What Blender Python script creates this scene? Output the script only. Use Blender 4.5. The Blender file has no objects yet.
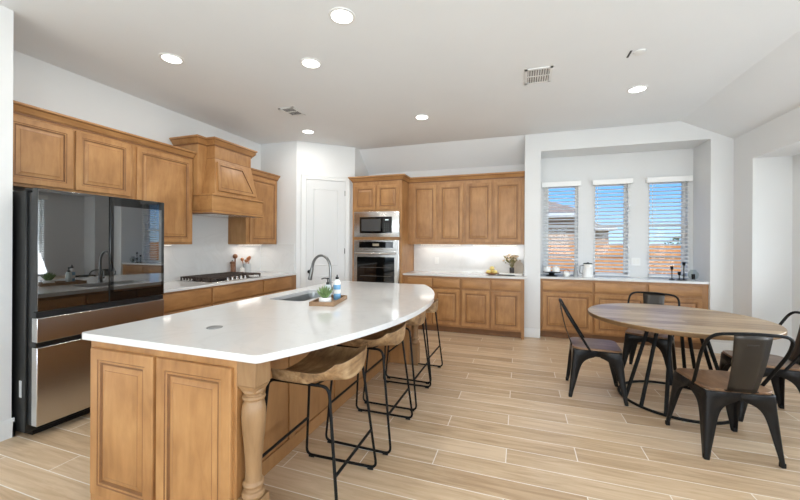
import bpy, math, random
from mathutils import Vector, Matrix
random.seed(7)
sc = bpy.context.scene
COL = sc.collection
PI = math.pi

# ------------------------------------------------------------------ camera
cam_d = bpy.data.cameras.new('camera')
cam = bpy.data.objects.new('camera', cam_d)
COL.objects.link(cam)
cam_d.sensor_fit = 'HORIZONTAL'
cam_d.sensor_width = 36.0
cam_d.lens = 353.0 / 800 * 36
cam_d.shift_y = -6.6 / 800
cam_d.clip_start = 0.02
cam_d.clip_end = 300
YAW = math.atan(120 / 353.0)
cam.matrix_world = Matrix.Translation((0, 0, 1.40)) @ (
    Matrix.Rotation(YAW, 4, 'Z') @ Matrix.Rotation(PI / 2, 4, 'X') @ Matrix.Rotation(math.radians(0.3), 4, 'Z'))
sc.camera = cam

# ------------------------------------------------------------------ colour management, sky, sun, daylight lamps
sc.view_settings.view_transform = 'Standard'
sc.view_settings.look = 'None'
sc.view_settings.gamma = 1.0
sc.view_settings.use_curve_mapping = False
sc.view_settings.exposure = 0.64
sc.cycles.max_bounces = 10
sc.cycles.diffuse_bounces = 6
sc.cycles.transparent_max_bounces = 12
sc.cycles.sample_clamp_indirect = 6.0
sc.cycles.caustics_reflective = False
sc.cycles.caustics_refractive = False

world = bpy.data.worlds.new('sky')
sc.world = world
world.use_nodes = True
wn = world.node_tree
wn.nodes.clear()
w_out = wn.nodes.new('ShaderNodeOutputWorld')
w_bg = wn.nodes.new('ShaderNodeBackground')
w_tc = wn.nodes.new('ShaderNodeTexCoord')
w_sp = wn.nodes.new('ShaderNodeSeparateXYZ')
w_rp = wn.nodes.new('ShaderNodeValToRGB')
w_rp.color_ramp.elements[0].position = 0.0
w_rp.color_ramp.elements[0].color = (0.50, 0.72, 0.95, 1)
w_rp.color_ramp.elements[1].position = 0.6
w_rp.color_ramp.elements[1].color = (0.05, 0.19, 0.66, 1)
w_mid = w_rp.color_ramp.elements.new(0.12)
w_mid.color = (0.17, 0.43, 0.90, 1)
w_bg.inputs['Strength'].default_value = 1.0
wn.links.new(w_tc.outputs['Generated'], w_sp.inputs[0])
wn.links.new(w_sp.outputs[2], w_rp.inputs[0])
wn.links.new(w_rp.outputs[0], w_bg.inputs[0])
wn.links.new(w_bg.outputs[0], w_out.inputs[0])

sun_d = bpy.data.lights.new('sun', 'SUN')
sun_d.energy = 3.2
sun_d.angle = math.radians(0.6)
sun_d.color = (1.0, 0.95, 0.88)
sun = bpy.data.objects.new('sun', sun_d)
COL.objects.link(sun)
sun.rotation_euler = Vector((-0.30, -0.75, 1.0)).to_track_quat('Z', 'Y').to_euler()


def daylight_lamp(name, loc, direction, sx, sy, watts, col=(1, 1, 1)):
    d = bpy.data.lights.new(name, 'AREA')
    d.shape = 'RECTANGLE'
    d.size, d.size_y = sx, sy
    d.energy = watts
    d.color = col
    o = bpy.data.objects.new(name, d)
    COL.objects.link(o)
    o.location = loc
    o.rotation_euler = Vector(direction).to_track_quat('-Z', 'Y').to_euler()
    return o


# daylight lamps added outside unseen windows, tilted up to brighten the ceiling
for k, x in enumerate((-2.1, -0.35, 1.4)):
    daylight_lamp('window_fill_lamp', (x, -5.10, 1.45), (0, 1, 1.2), 1.4, 2.2, 72, (0.89, 0.95, 1.0))
for k, y in enumerate((4.10, 3.0, 1.9)):
    daylight_lamp('window_fill_lamp', (3.18, y, 1.45), (-1, 0, 0.6), 0.85, 1.65, 26, (0.89, 0.95, 1.0))
for k, y in enumerate((-0.6, -3.0)):
    daylight_lamp('window_fill_lamp', (2.80, y, 1.45), (-1, 0, 1.1), 1.6, 2.1, 72, (0.89, 0.95, 1.0))

# ------------------------------------------------------------------ materials


def lin(r, g, b):
    f = lambda c: (c / 255 / 12.92) if c / 255 <= 0.04045 else ((c / 255 + 0.055) / 1.055) ** 2.4
    return (f(r), f(g), f(b), 1)


def new_mat(name):
    m = bpy.data.materials.new(name)
    m.use_nodes = True
    nt = m.node_tree
    b = nt.nodes['Principled BSDF']
    return m, nt, b


def plain(name, rgb, rough=0.5, metal=0.0, spec=0.5, ior=1.5, noise=0.0, nscale=8.0, bump=0.0, coat=0.0):
    m, nt, b = new_mat(name)
    c = lin(*rgb)
    b.inputs['Base Color'].default_value = c
    b.inputs['Roughness'].default_value = rough
    b.inputs['Metallic'].default_value = metal
    b.inputs['Specular IOR Level'].default_value = spec
    b.inputs['IOR'].default_value = ior
    b.inputs['Coat Weight'].default_value = coat
    tc = nt.nodes.new('ShaderNodeTexCoord')
    n = nt.nodes.new('ShaderNodeTexNoise')
    n.inputs['Scale'].default_value = nscale
    n.inputs['Detail'].default_value = 4
    nt.links.new(tc.outputs['Object'], n.inputs['Vector'])
    if noise > 0:
        r = nt.nodes.new('ShaderNodeValToRGB')
        r.color_ramp.elements[0].position = 0.3
        r.color_ramp.elements[1].position = 0.7
        r.color_ramp.elements[0].color = tuple(x * (1 - noise) for x in c[:3]) + (1,)
        r.color_ramp.elements[1].color = tuple(min(1, x * (1 + noise)) for x in c[:3]) + (1,)
        nt.links.new(n.outputs['Fac'], r.inputs[0])
        nt.links.new(r.outputs[0], b.inputs['Base Color'])
    if bump > 0:
        bp = nt.nodes.new('ShaderNodeBump')
        bp.inputs['Strength'].default_value = bump
        bp.inputs['Distance'].default_value = 0.002
        nt.links.new(n.outputs['Fac'], bp.inputs['Height'])
        nt.links.new(bp.outputs[0], b.inputs['Normal'])
    return m


def wood(name, dark, mid, light, axis=2, stretch=4.5, scale=3.2, rough=0.42, fine=0.18, coat=0.0, contrast=(0.27, 0.5, 0.76)):
    """wood whose grain runs along the given object axis"""
    m, nt, b = new_mat(name)
    tc = nt.nodes.new('ShaderNodeTexCoord')
    oi = nt.nodes.new('ShaderNodeObjectInfo')
    add = nt.nodes.new('ShaderNodeVectorMath'); add.operation = 'ADD'
    mul = nt.nodes.new('ShaderNodeVectorMath'); mul.operation = 'SCALE'
    comb = nt.nodes.new('ShaderNodeCombineXYZ')
    for i in range(3):
        nt.links.new(oi.outputs['Random'], comb.inputs[i])
    nt.links.new(comb.outputs[0], mul.inputs[0]); mul.inputs['Scale'].default_value = 11.0
    nt.links.new(tc.outputs['Object'], add.inputs[0]); nt.links.new(mul.outputs[0], add.inputs[1])
    mp = nt.nodes.new('ShaderNodeMapping')
    s = [stretch] * 3; s[axis] = 1.0
    mp.inputs['Scale'].default_value = s
    nt.links.new(add.outputs[0], mp.inputs['Vector'])
    n = nt.nodes.new('ShaderNodeTexNoise'); n.inputs['Scale'].default_value = scale; n.inputs['Detail'].default_value = 6
    n.inputs['Roughness'].default_value = 0.6; n.inputs['Distortion'].default_value = 0.6
    nt.links.new(mp.outputs[0], n.inputs['Vector'])
    n2 = nt.nodes.new('ShaderNodeTexNoise'); n2.inputs['Scale'].default_value = scale * 1.1; n2.inputs['Detail'].default_value = 3
    nt.links.new(add.outputs[0], n2.inputs['Vector'])
    mx = nt.nodes.new('ShaderNodeMath'); mx.operation = 'MULTIPLY_ADD'
    mx.inputs[1].default_value = 0.5
    nt.links.new(n.outputs['Fac'], mx.inputs[0])
    h2 = nt.nodes.new('ShaderNodeMath'); h2.operation = 'MULTIPLY'; h2.inputs[1].default_value = 0.5
    nt.links.new(n2.outputs['Fac'], h2.inputs[0]); nt.links.new(h2.outputs[0], mx.inputs[2])
    r = nt.nodes.new('ShaderNodeValToRGB')
    e = r.color_ramp.elements
    e[0].position, e[0].color = contrast[0], lin(*dark)
    e[1].position, e[1].color = contrast[2], lin(*light)
    k = e.new(contrast[1]); k.color = lin(*mid)
    nt.links.new(mx.outputs[0], r.inputs[0])
    nt.links.new(r.outputs[0], b.inputs['Base Color'])
    b.inputs['Roughness'].default_value = rough
    b.inputs['Coat Weight'].default_value = coat
    bp = nt.nodes.new('ShaderNodeBump'); bp.inputs['Strength'].default_value = fine; bp.inputs['Distance'].default_value = 0.001
    nt.links.new(n.outputs['Fac'], bp.inputs['Height']); nt.links.new(bp.outputs[0], b.inputs['Normal'])
    return m


MAT = {}
MAT['wall'] = plain('wall_paint', (222, 223, 223), 0.75, noise=0.01, nscale=2, bump=0.05)
MAT['ceiling'] = plain('ceiling_paint', (228, 231, 233), 0.85, noise=0.01, nscale=2, bump=0.05)
MAT['trim'] = plain('white_trim_paint', (224, 225, 224), 0.4)
MAT['door'] = plain('door_paint', (216, 217, 217), 0.42)
MAT['maple'] = wood('maple_upright', (132, 90, 50), (168, 122, 75), (194, 149, 97))
MAT['maple_y'] = wood('maple_across', (132, 90, 50), (168, 122, 75), (194, 149, 97), axis=1)
MAT['maple_x'] = wood('maple_along', (132, 90, 50), (168, 122, 75), (194, 149, 97), axis=0)
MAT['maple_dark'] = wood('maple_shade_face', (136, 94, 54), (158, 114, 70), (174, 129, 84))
MAT['glaze'] = plain('brown_glaze', (124, 84, 48), 0.5, noise=0.12, nscale=20)
MAT['toe'] = plain('toe_kick', (128, 90, 56), 0.6, noise=0.1)
MAT['post'] = wood('greyed_maple', (108, 80, 52), (146, 113, 78), (170, 136, 98), stretch=7)
MAT['steel'] = plain('stainless_steel', (205, 203, 200), 0.24, metal=1.0)
MAT['steel_dark'] = plain('brushed_nickel', (120, 120, 118), 0.28, metal=1.0)
MAT['sink'] = plain('sink_steel', (170, 172, 172), 0.32, metal=0.9)
MAT['black_glass'] = plain('black_mirror_glass', (10, 12, 12), 0.02, ior=2.6, spec=0.5)
MAT['window_glass_dark'] = plain('tinted_mirror_glass', (14, 20, 22), 0.02, ior=3.3)
MAT['dark_glass'] = plain('dark_frame_glass', (8, 9, 9), 0.03, ior=1.7)
MAT['oven_glass'] = plain('oven_glass', (12, 12, 12), 0.04, ior=1.6)
MAT['black_plastic'] = plain('black_plastic', (16, 17, 18), 0.35)
MAT['fridge_side'] = plain('dark_grey_steel', (48, 48, 47), 0.4, metal=0.6)
MAT['black_metal'] = plain('black_powder_coat', (9, 9, 9), 0.55, spec=0.25, noise=0.1)
MAT['gun_metal'] = plain('gunmetal_sheet', (66, 62, 58), 0.34, metal=0.7, noise=0.15, nscale=5)
MAT['chair_metal'] = plain('blackened_sheet_metal', (34, 34, 35), 0.36, metal=0.55, noise=0.12, nscale=5)
MAT['table_edge'] = wood('table_edge_wood', (92, 68, 44), (118, 90, 60), (138, 108, 76), axis=0)
MAT['rubber'] = plain('black_rubber', (14, 14, 14), 0.8)
MAT['white_ceramic'] = plain('white_ceramic', (238, 237, 233), 0.25)
MAT['white_plastic'] = plain('white_plastic', (235, 235, 233), 0.4)
MAT['blue_plastic'] = plain('blue_label', (120, 172, 212), 0.35)
MAT['green'] = plain('succulent_green', (112, 136, 84), 0.5, noise=0.3, nscale=40)
MAT['brown'] = plain('dark_glass_brown', (36, 24, 18), 0.5)
MAT['yellow'] = plain('yellow_wax', (236, 214, 130), 0.45, noise=0.1, nscale=30)
MAT['flower'] = plain('cream_petals', (226, 206, 176), 0.7, noise=0.2, nscale=60)
MAT['leaf'] = plain('dull_leaf', (128, 122, 74), 0.7, noise=0.2, nscale=60)
MAT['marble'] = plain('grey_marble', (186, 172, 156), 0.3, noise=0.12, nscale=9)
MAT['grey_ceramic'] = plain('grey_ceramic', (150, 152, 152), 0.45, noise=0.1)
MAT['light_grey'] = plain('light_grey_stone', (196, 198, 198), 0.4, noise=0.05)
MAT['spoon'] = wood('spoon_wood', (140, 84, 48), (168, 106, 64), (186, 124, 78))
MAT['walnut'] = wood('walnut', (96, 58, 32), (128, 80, 46), (150, 98, 60))
MAT['tray'] = wood('tray_wood', (112, 84, 58), (142, 110, 78), (164, 132, 98), axis=1)
MAT['iron'] = plain('cast_iron', (62, 50, 44), 0.55, noise=0.1)
MAT['vent_dark'] = plain('vent_shadow', (90, 90, 90), 0.7)
MAT['fence'] = wood('cedar_fence', (186, 118, 62), (218, 150, 90), (236, 176, 118), rough=0.8)
MAT['brick'] = plain('tan_brick', (196, 160, 132), 0.85, noise=0.12, nscale=6)
MAT['shingle'] = plain('brown_shingle', (150, 132, 118), 0.9, noise=0.2, nscale=12)
MAT['ground'] = plain('dry_lawn', (134, 128, 84), 0.95, noise=0.3, nscale=3)
MAT['foliage'] = plain('garden_foliage', (78, 98, 48), 0.8, noise=0.4, nscale=30)
MAT['blind'] = plain('white_blind', (246, 246, 245), 0.5)
MAT['slat'] = plain('white_blind_slat', (246, 246, 245), 0.5)
_nt = MAT['slat'].node_tree
_tr = _nt.nodes.new('ShaderNodeBsdfTranslucent'); _tr.inputs[0].default_value = (0.9, 0.9, 0.88, 1)
_mx = _nt.nodes.new('ShaderNodeMixShader'); _mx.inputs[0].default_value = 0.3
_out = [n for n in _nt.nodes if n.type == 'OUTPUT_MATERIAL'][0]
_nt.links.new(_nt.nodes['Principled BSDF'].outputs[0], _mx.inputs[1]); _nt.links.new(_tr.outputs[0], _mx.inputs[2]); _nt.links.new(_mx.outputs[0], _out.inputs[0])
MAT['vinyl'] = plain('window_vinyl', (232, 232, 230), 0.4)
MAT['stool_wood'] = wood('weathered_elm', (98, 70, 44), (150, 118, 82), (186, 156, 118), axis=1, stretch=5, scale=7, rough=0.5, contrast=(0.34, 0.5, 0.64))
MAT['seat_wood'] = wood('chair_seat_elm', (92, 66, 48), (128, 97, 71), (154, 124, 98), axis=0, stretch=7, scale=5, rough=0.33, contrast=(0.34, 0.5, 0.64))
MAT['cord'] = plain('blind_cord', (214, 214, 210), 0.6)


def emission_mat(name, rgb, s):
    m = bpy.data.materials.new(name); m.use_nodes = True
    nt = m.node_tree; nt.nodes.clear()
    o = nt.nodes.new('ShaderNodeOutputMaterial'); e = nt.nodes.new('ShaderNodeEmission')
    e.inputs[0].default_value = lin(*rgb); e.inputs[1].default_value = s
    nt.links.new(e.outputs[0], o.inputs[0])
    return m


MAT['lamp'] = emission_mat('lamp_glow', (255, 252, 246), 6.0)
MAT['led'] = emission_mat('led_strip_glow', (255, 244, 228), 3.0)
MAT['display'] = emission_mat('display_text', (220, 235, 240), 1.2)


def glass_mat(name, tint=(0.97, 0.99, 0.98), refl=0.06):
    m = bpy.data.materials.new(name); m.use_nodes = True
    nt = m.node_tree; nt.nodes.clear()
    o = nt.nodes.new('ShaderNodeOutputMaterial')
    t = nt.nodes.new('ShaderNodeBsdfTransparent'); t.inputs[0].default_value = (*tint, 1)
    g = nt.nodes.new('ShaderNodeBsdfGlossy'); g.inputs['Roughness'].default_value = 0.0
    mx = nt.nodes.new('ShaderNodeMixShader'); fr = nt.nodes.new('ShaderNodeFresnel'); fr.inputs[0].default_value = 1.45
    ge = nt.nodes.new('ShaderNodeNewGeometry'); iv = nt.nodes.new('ShaderNodeMath'); iv.operation = 'SUBTRACT'; iv.inputs[0].default_value = 1.0
    ml = nt.nodes.new('ShaderNodeMath'); ml.operation = 'MULTIPLY'
    nt.links.new(ge.outputs['Backfacing'], iv.inputs[1]); nt.links.new(iv.outputs[0], ml.inputs[0]); nt.links.new(fr.outputs[0], ml.inputs[1])
    nt.links.new(ml.outputs[0], mx.inputs[0])
    nt.links.new(t.outputs[0], mx.inputs[1]); nt.links.new(g.outputs[0], mx.inputs[2])
    nt.links.new(mx.outputs[0], o.inputs[0])
    return m


MAT['glass'] = glass_mat('window_glass')
MAT['clear_glass'] = glass_mat('clear_vase_glass', (0.82, 0.86, 0.86))


def quartz():
    m, nt, b = new_mat('white_quartz')
    tc = nt.nodes.new('ShaderNodeTexCoord')
    n = nt.nodes.new('ShaderNodeTexNoise'); n.inputs['Scale'].default_value = 1.7; n.inputs['Detail'].default_value = 8; n.inputs['Distortion'].default_value = 1.5
    nt.links.new(tc.outputs['Object'], n.inputs['Vector'])
    r = nt.nodes.new('ShaderNodeValToRGB')
    e = r.color_ramp.elements
    e[0].position, e[0].color = 0.47, lin(218, 218, 217)
    e[1].position, e[1].color = 0.53, lin(218, 218, 217)
    k = e.new(0.5); k.color = lin(214, 214, 213)
    nt.links.new(n.outputs['Fac'], r.inputs[0]); nt.links.new(r.outputs[0], b.inputs['Base Color'])
    b.inputs['Roughness'].default_value = 0.09
    return m


MAT['quartz'] = quartz()


def planks(name, L, H, shift, x0, y0, grout_w, grout, cols, rough, seed_scale=1.0, axis_swap=False):
    m, nt, b = new_mat(name)
    N = nt.nodes; lk = nt.links

    def mth(op, a, c=None, d=None):
        n = N.new('ShaderNodeMath'); n.operation = op
        for i, v in enumerate((a, c, d)):
            if v is None: continue
            if isinstance(v, (int, float)): n.inputs[i].default_value = v
            else: lk.new(v, n.inputs[i])
        return n.outputs[0]
    tc = N.new('ShaderNodeTexCoord'); sp = N.new('ShaderNodeSeparateXYZ'); lk.new(tc.outputs['Object'], sp.inputs[0])
    X, Y = (sp.outputs[1], sp.outputs[0]) if axis_swap else (sp.outputs[0], sp.outputs[1])
    ry = mth('DIVIDE', mth('SUBTRACT', Y, y0), H)
    row = mth('FLOOR', ry); fy = mth('SUBTRACT', ry, row)
    rx = mth('DIVIDE', mth('SUBTRACT', mth('SUBTRACT', X, x0), mth('MULTIPLY', row, shift)), L)
    cell = mth('FLOOR', rx); fx = mth('SUBTRACT', rx, cell)
    dx = mth('MULTIPLY', mth('MINIMUM', fx, mth('SUBTRACT', 1.0, fx)), L)
    dy = mth('MULTIPLY', mth('MINIMUM', fy, mth('SUBTRACT', 1.0, fy)), H)
    d = mth('MINIMUM', dx, dy)
    g = mth('LESS_THAN', d, grout_w)
    cv = N.new('ShaderNodeCombineXYZ'); lk.new(row, cv.inputs[0]); lk.new(cell, cv.inputs[1])
    wn_ = N.new('ShaderNodeTexWhiteNoise'); wn_.noise_dimensions = '2D'; lk.new(cv.outputs[0], wn_.inputs['Vector'])
    # grain
    gv = N.new('ShaderNodeCombineXYZ')
    lk.new(mth('MULTIPLY', X, 1.3), gv.inputs[0])
    lk.new(mth('MULTIPLY', Y, 16.0), gv.inputs[1])
    lk.new(mth('MULTIPLY', wn_.outputs['Value'], 40.0), gv.inputs[2])
    n = N.new('ShaderNodeTexNoise'); n.inputs['Scale'].default_value = 1.6 * seed_scale; n.inputs['Detail'].default_value = 7; n.inputs['Distortion'].default_value = 0.8
    n.inputs['Roughness'].default_value = 0.62
    lk.new(gv.outputs[0], n.inputs['Vector'])
    v = mth('ADD', mth('MULTIPLY', n.outputs['Fac'], 0.75), mth('MULTIPLY', wn_.outputs['Value'], 0.25))
    r = N.new('ShaderNodeValToRGB'); e = r.color_ramp.elements
    e[0].position, e[0].color = 0.3, lin(*cols[0])
    e[1].position, e[1].color = 0.68, lin(*cols[2])
    k = e.new(0.5); k.color = lin(*cols[1])
    lk.new(v, r.inputs[0])
    mx = N.new('ShaderNodeMix'); mx.data_type = 'RGBA'
    lk.new(g, mx.inputs['Factor']); lk.new(r.outputs[0], mx.inputs['A']); mx.inputs['B'].default_value = lin(*grout)
    lk.new(mx.outputs['Result'], b.inputs['Base Color'])
    b.inputs['Roughness'].default_value = rough
    bp = N.new('ShaderNodeBump'); bp.inputs['Strength'].default_value = 0.25; bp.inputs['Distance'].default_value = 0.002
    lk.new(mth('SUBTRACT', mth('MULTIPLY', n.outputs['Fac'], 0.4), g), bp.inputs['Height'])
    lk.new(bp.outputs[0], b.inputs['Normal'])
    return m


MAT['floor'] = planks('oak_look_floor_tile', 1.32, 0.1675, 0.44, -0.08, 2.86, 0.003, (238, 230, 220),
                      ((176, 146, 114), (203, 176, 143), (220, 196, 166)), 0.36)
MAT['table_top'] = planks('weathered_table_planks', 3.0, 0.115, 0.9, -1.5, -2.0, 0.0012, (86, 70, 52),
                          ((126, 98, 68), (160, 132, 98), (184, 160, 126)), 0.34, 1.2)

# ------------------------------------------------------------------ mesh helpers


class MB:
    def __init__(self):
        self.v = []; self.f = []; self.m = []

    def add(self, vs, fs, mi=0):
        o = len(self.v)
        self.v += [tuple(x) for x in vs]
        for f in fs:
            self.f.append(tuple(i + o for i in f)); self.m.append(mi)
        return self

    def box(self, a, b, mi=0):
        x0, y0, z0 = [min(a[i], b[i]) for i in range(3)]
        x1, y1, z1 = [max(a[i], b[i]) for i in range(3)]
        vs = [(x0, y0, z0), (x1, y0, z0), (x1, y1, z0), (x0, y1, z0), (x0, y0, z1), (x1, y0, z1), (x1, y1, z1), (x0, y1, z1)]
        fs = [(3, 2, 1, 0), (4, 5, 6, 7), (0, 1, 5, 4), (1, 2, 6, 5), (2, 3, 7, 6), (3, 0, 4, 7)]
        return self.add(vs, fs, mi)

    def prism(self, poly, z0, z1, mi=0):
        """poly counter-clockwise in XY"""
        n = len(poly)
        vs = [(p[0], p[1], z0) for p in poly] + [(p[0], p[1], z1) for p in poly]
        fs = [tuple(range(n - 1, -1, -1)), tuple(range(n, 2 * n))]
        fs += [(i, (i + 1) % n, n + (i + 1) % n, n + i) for i in range(n)]
        return self.add(vs, fs, mi)

    def extrude(self, poly3, d, mi=0):
        n = len(poly3); d = Vector(d)
        vs = [tuple(p) for p in poly3] + [tuple(Vector(p) + d) for p in poly3]
        fs = [tuple(range(n - 1, -1, -1)), tuple(range(n, 2 * n))]
        fs += [(i, (i + 1) % n, n + (i + 1) % n, n + i) for i in range(n)]
        return self.add(vs, fs, mi)

    def tube(self, pts, r, n=8, mi=0, closed=False, cap=True, flat=None):
        pts = [Vector(p) for p in pts]
        N = len(pts)
        rs = r if isinstance(r, (list, tuple)) else [r] * N
        tang = []
        for i in range(N):
            if closed:
                t = pts[(i + 1) % N] - pts[i - 1]
            else:
                t = pts[min(i + 1, N - 1)] - pts[max(i - 1, 0)]
            tang.append(t.normalized())
        up = Vector((0, 0, 1)) if abs(tang[0].z) < 0.9 else Vector((1, 0, 0))
        nrm = (up - tang[0] * up.dot(tang[0])).normalized()
        vs = []
        for i in range(N):
            nrm = (nrm - tang[i] * nrm.dot(tang[i]))
            nrm.normalize()
            bn = tang[i].cross(nrm)
            for k in range(n):
                a = 2 * PI * k / n
                vs.append(pts[i] + (nrm * math.cos(a) + bn * math.sin(a)) * rs[i])
        fs = []
        M_ = N if closed else N - 1
        for i in range(M_):
            for k in range(n):
                a = i * n + k; b = i * n + (k + 1) % n
                c = ((i + 1) % N) * n + (k + 1) % n; d = ((i + 1) % N) * n + k
                fs.append((a, d, c, b)[::-1])
        if cap and not closed:
            fs.append(tuple(range(n))[::-1]); fs.append(tuple((N - 1) * n + k for k in range(n)))
        return self.add(vs, fs, mi)

    def lathe(self, prof, c=(0, 0, 0), n=24, mi=0, cap=True):
        vs = []; fs = []
        for (r, z) in prof:
            for k in range(n):
                a = 2 * PI * k / n
                vs.append((c[0] + r * math.cos(a), c[1] + r * math.sin(a), c[2] + z))
        for i in range(len(prof) - 1):
            for k in range(n):
                fs.append((i * n + k, i * n + (k + 1) % n, (i + 1) * n + (k + 1) % n, (i + 1) * n + k))
        if cap:
            fs.append(tuple(range(n))[::-1]); fs.append(tuple((len(prof) - 1) * n + k for k in range(n)))
        return self.add(vs, fs, mi)

    def rings(self, O, U, V, N, w, h, steps, back=True):
        """concentric rectangles: steps = (inset, height, material of the band that ends at this step)"""
        O, U, V, N = Vector(O), Vector(U), Vector(V), Vector(N)
        vs = []; fs = []; ms = []
        for (ins, ht, mi) in steps:
            for (a, b) in ((ins, ins), (w - ins, ins), (w - ins, h - ins), (ins, h - ins)):
                vs.append(O + U * a + V * b + N * ht)
        flip = U.cross(V).dot(N) < 0
        for i in range(len(steps) - 1):
            for k in range(4):
                f = (i * 4 + k, i * 4 + (k + 1) % 4, (i + 1) * 4 + (k + 1) % 4, (i + 1) * 4 + k)
                fs.append(f[::-1] if flip else f); ms.append(steps[i + 1][2])
        L = (len(steps) - 1) * 4
        f = (L, L + 1, L + 2, L + 3); fs.append(f[::-1] if flip else f); ms.append(0)
        if back:
            f = (3, 2, 1, 0); fs.append(f[::-1] if flip else f); ms.append(0)
        o = len(self.v); self.v += [tuple(x) for x in vs]
        for f, mi in zip(fs, ms):
            self.f.append(tuple(i + o for i in f)); self.m.append(mi)
        return self

    def build(self, name, mats, parent=None, bevel=0.0, smooth=35, world=True, seg=2):
        me = bpy.data.meshes.new(name)
        off = Vector((0, 0, 0))
        if parent is not None and world:
            p = parent
            while p is not None:
                off += p.location; p = p.parent
        me.from_pydata([tuple(Vector(p) - off) for p in self.v], [], self.f)
        if not isinstance(mats, (list, tuple)): mats = [mats]
        for m in mats: me.materials.append(MAT[m] if isinstance(m, str) else m)
        for p, mi in zip(me.polygons, self.m): p.material_index = mi
        me.validate(); me.update()
        if smooth:
            for p in me.polygons: p.use_smooth = True
            me.set_sharp_from_angle(angle=math.radians(smooth))
        o = bpy.data.objects.new(name, me)
        COL.objects.link(o)
        if parent is not None: o.parent = parent
        if bevel > 0:
            b = o.modifiers.new('bevel', 'BEVEL'); b.width = bevel; b.segments = seg; b.limit_method = 'ANGLE'; b.angle_limit = math.radians(40)
            b.harden_normals = False
        return o


def tag(o, label, cat, group=None, kind=None):
    o['label'] = label; o['category'] = cat
    if group: o['group'] = group
    if kind: o['kind'] = kind
    return o


def thing(name, label, cat, loc=(0, 0, 0), rz=0.0, group=None):
    o = bpy.data.objects.new(name, None)
    o.empty_display_size = 0.1
    COL.objects.link(o); o.location = loc; o.rotation_euler = (0, 0, rz)
    return tag(o, label, cat, group)


def struct(name, mb, mat, label=None, parent=None, bevel=0.0, smooth=35):
    o = mb.build(name, mat, parent, bevel=bevel, smooth=smooth)
    o['kind'] = 'structure'
    if label: o['label'] = label
    return o


def copy_tree(o, parent=None):
    c = o.copy(); COL.objects.link(c)
    if parent is not None: c.parent = parent
    for ch in [x for x in bpy.data.objects if x.parent == o]:
        copy_tree(ch, c)
    return c


def arc(c, r, a0, a1, n, plane='xy', z=0):
    out = []
    for i in range(n + 1):
        a = a0 + (a1 - a0) * i / n
        out.append((c[0] + r * math.cos(a), c[1] + r * math.sin(a)))
    return out


def fillet(pts, rad, n=5, closed=False):
    """round the corners of a 3-D polyline"""
    P = [Vector(p) for p in pts]; out = []
    N = len(P)
    for i in range(N):
        if not closed and i in (0, N - 1):
            out.append(P[i]); continue
        a, b, c = P[i - 1], P[i], P[(i + 1) % N]
        r = min(rad, (a - b).length * 0.49, (c - b).length * 0.49)
        p0 = b + (a - b).normalized() * r; p1 = b + (c - b).normalized() * r
        for k in range(n + 1):
            t = k / n
            out.append(p0 * (1 - t) ** 2 + b * 2 * t * (1 - t) + p1 * t * t)
    return out


# ------------------------------------------------------------------ room shell
CZ = 3.05          # flat ceiling
LX = -4.14         # kitchen side wall
WY = 6.15          # window wall
BY = 6.10          # wall behind the oven tower
PY = 5.66          # pier and header plane
RX = 2.59          # right wall plane
SX = 2.95          # back of the right recess

struct('floor', MB().box((-4.5, -5.3, -0.12), (3.3, 6.5, 0.0)), 'floor', 'pale oak-look plank tile floor with light grout')
struct('ceiling', MB().box((-4.4, -5.2, CZ), (2.02, PY, CZ + 0.1)), 'ceiling', 'flat white ceiling')
m = MB()
m.extrude([(2.02, -5.2, CZ), (RX + 0.02, -5.2, 2.752), (RX + 0.02, -5.2, 2.88), (2.02, -5.2, CZ + 0.1)], (0, PY + 5.2, 0))
struct('ceiling_slope', m, 'ceiling', 'sloping ceiling strip along the right wall')
m = MB()
m.extrude([(-2.70, PY, CZ), (-2.70, BY, 2.70), (-2.70, BY, 2.8), (-2.70, PY, CZ + 0.1)], (2.77, 0, 0))
struct('ceiling_alcove', m, 'ceiling', 'sloping ceiling above the oven wall')

struct('wall_left', MB().box((LX - 0.12, 1.50, 0), (LX, 4.87, CZ)), 'wall', 'white wall behind the cooktop')
struct('wall_front_left', MB().box((LX - 0.12, -5.2, 0), (-3.442, 1.50, CZ)), 'wall', 'white wall end beside the refrigerator')
m = MB().prism([(LX - 0.12, 4.87), (-3.43, 4.87), (-2.70, 5.51), (-2.70, 6.25), (LX - 0.12, 6.25)], 0, CZ)
struct('wall_pantry', m, 'wall', 'angled white pantry wall')
struct('wall_back', MB().box((-2.70, BY, 0), (0.065, BY + 0.12, 2.9)), 'wall', 'white wall behind the oven tower')
struct('wall_pier', MB().box((0.065, PY, 0), (0.29, WY + 0.12, CZ + 0.08)), 'wall', 'white pier between the two counters')
struct('wall_header', MB().box((0.29, PY, 2.785), (2.35, WY + 0.12, CZ + 0.08)), 'wall', 'white header above the window bay')
m = MB().box((2.35, PY, 0), (SX + 0.12, WY + 0.12, CZ + 0.08))
struct('wall_right_pier', m, 'wall', 'white pier right of the window bay')

WINS = [(0.40, 0.86), (1.08, 1.54), (1.80, 2.28)]   # openings of the three bay windows
WZ0, WZ1 = 0.93, 2.36


def wall_with_holes_x(x0, x1, z0, z1, y0, y1, holes):
    m = MB()
    cur = x0
    for (a, b, c, d) in holes:
        m.box((cur, y0, z0), (a, y1, z1))
        m.box((a, y0, z0), (b, y1, c)); m.box((a, y0, d), (b, y1, z1))
        cur = b
    m.box((cur, y0, z0), (x1, y1, z1))
    return m


def wall_with_holes_y(y0, y1, z0, z1, x0, x1, holes):
    m = MB(); cur = y0
    for (a, b, c, d) in holes:
        m.box((x0, cur, z0), (x1, a, z1))
        m.box((x0, a, z0), (x1, b, c)); m.box((x0, a, d), (x1, b, z1))
        cur = b
    m.box((x0, cur, z0), (x1, y1, z1))
    return m


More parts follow.
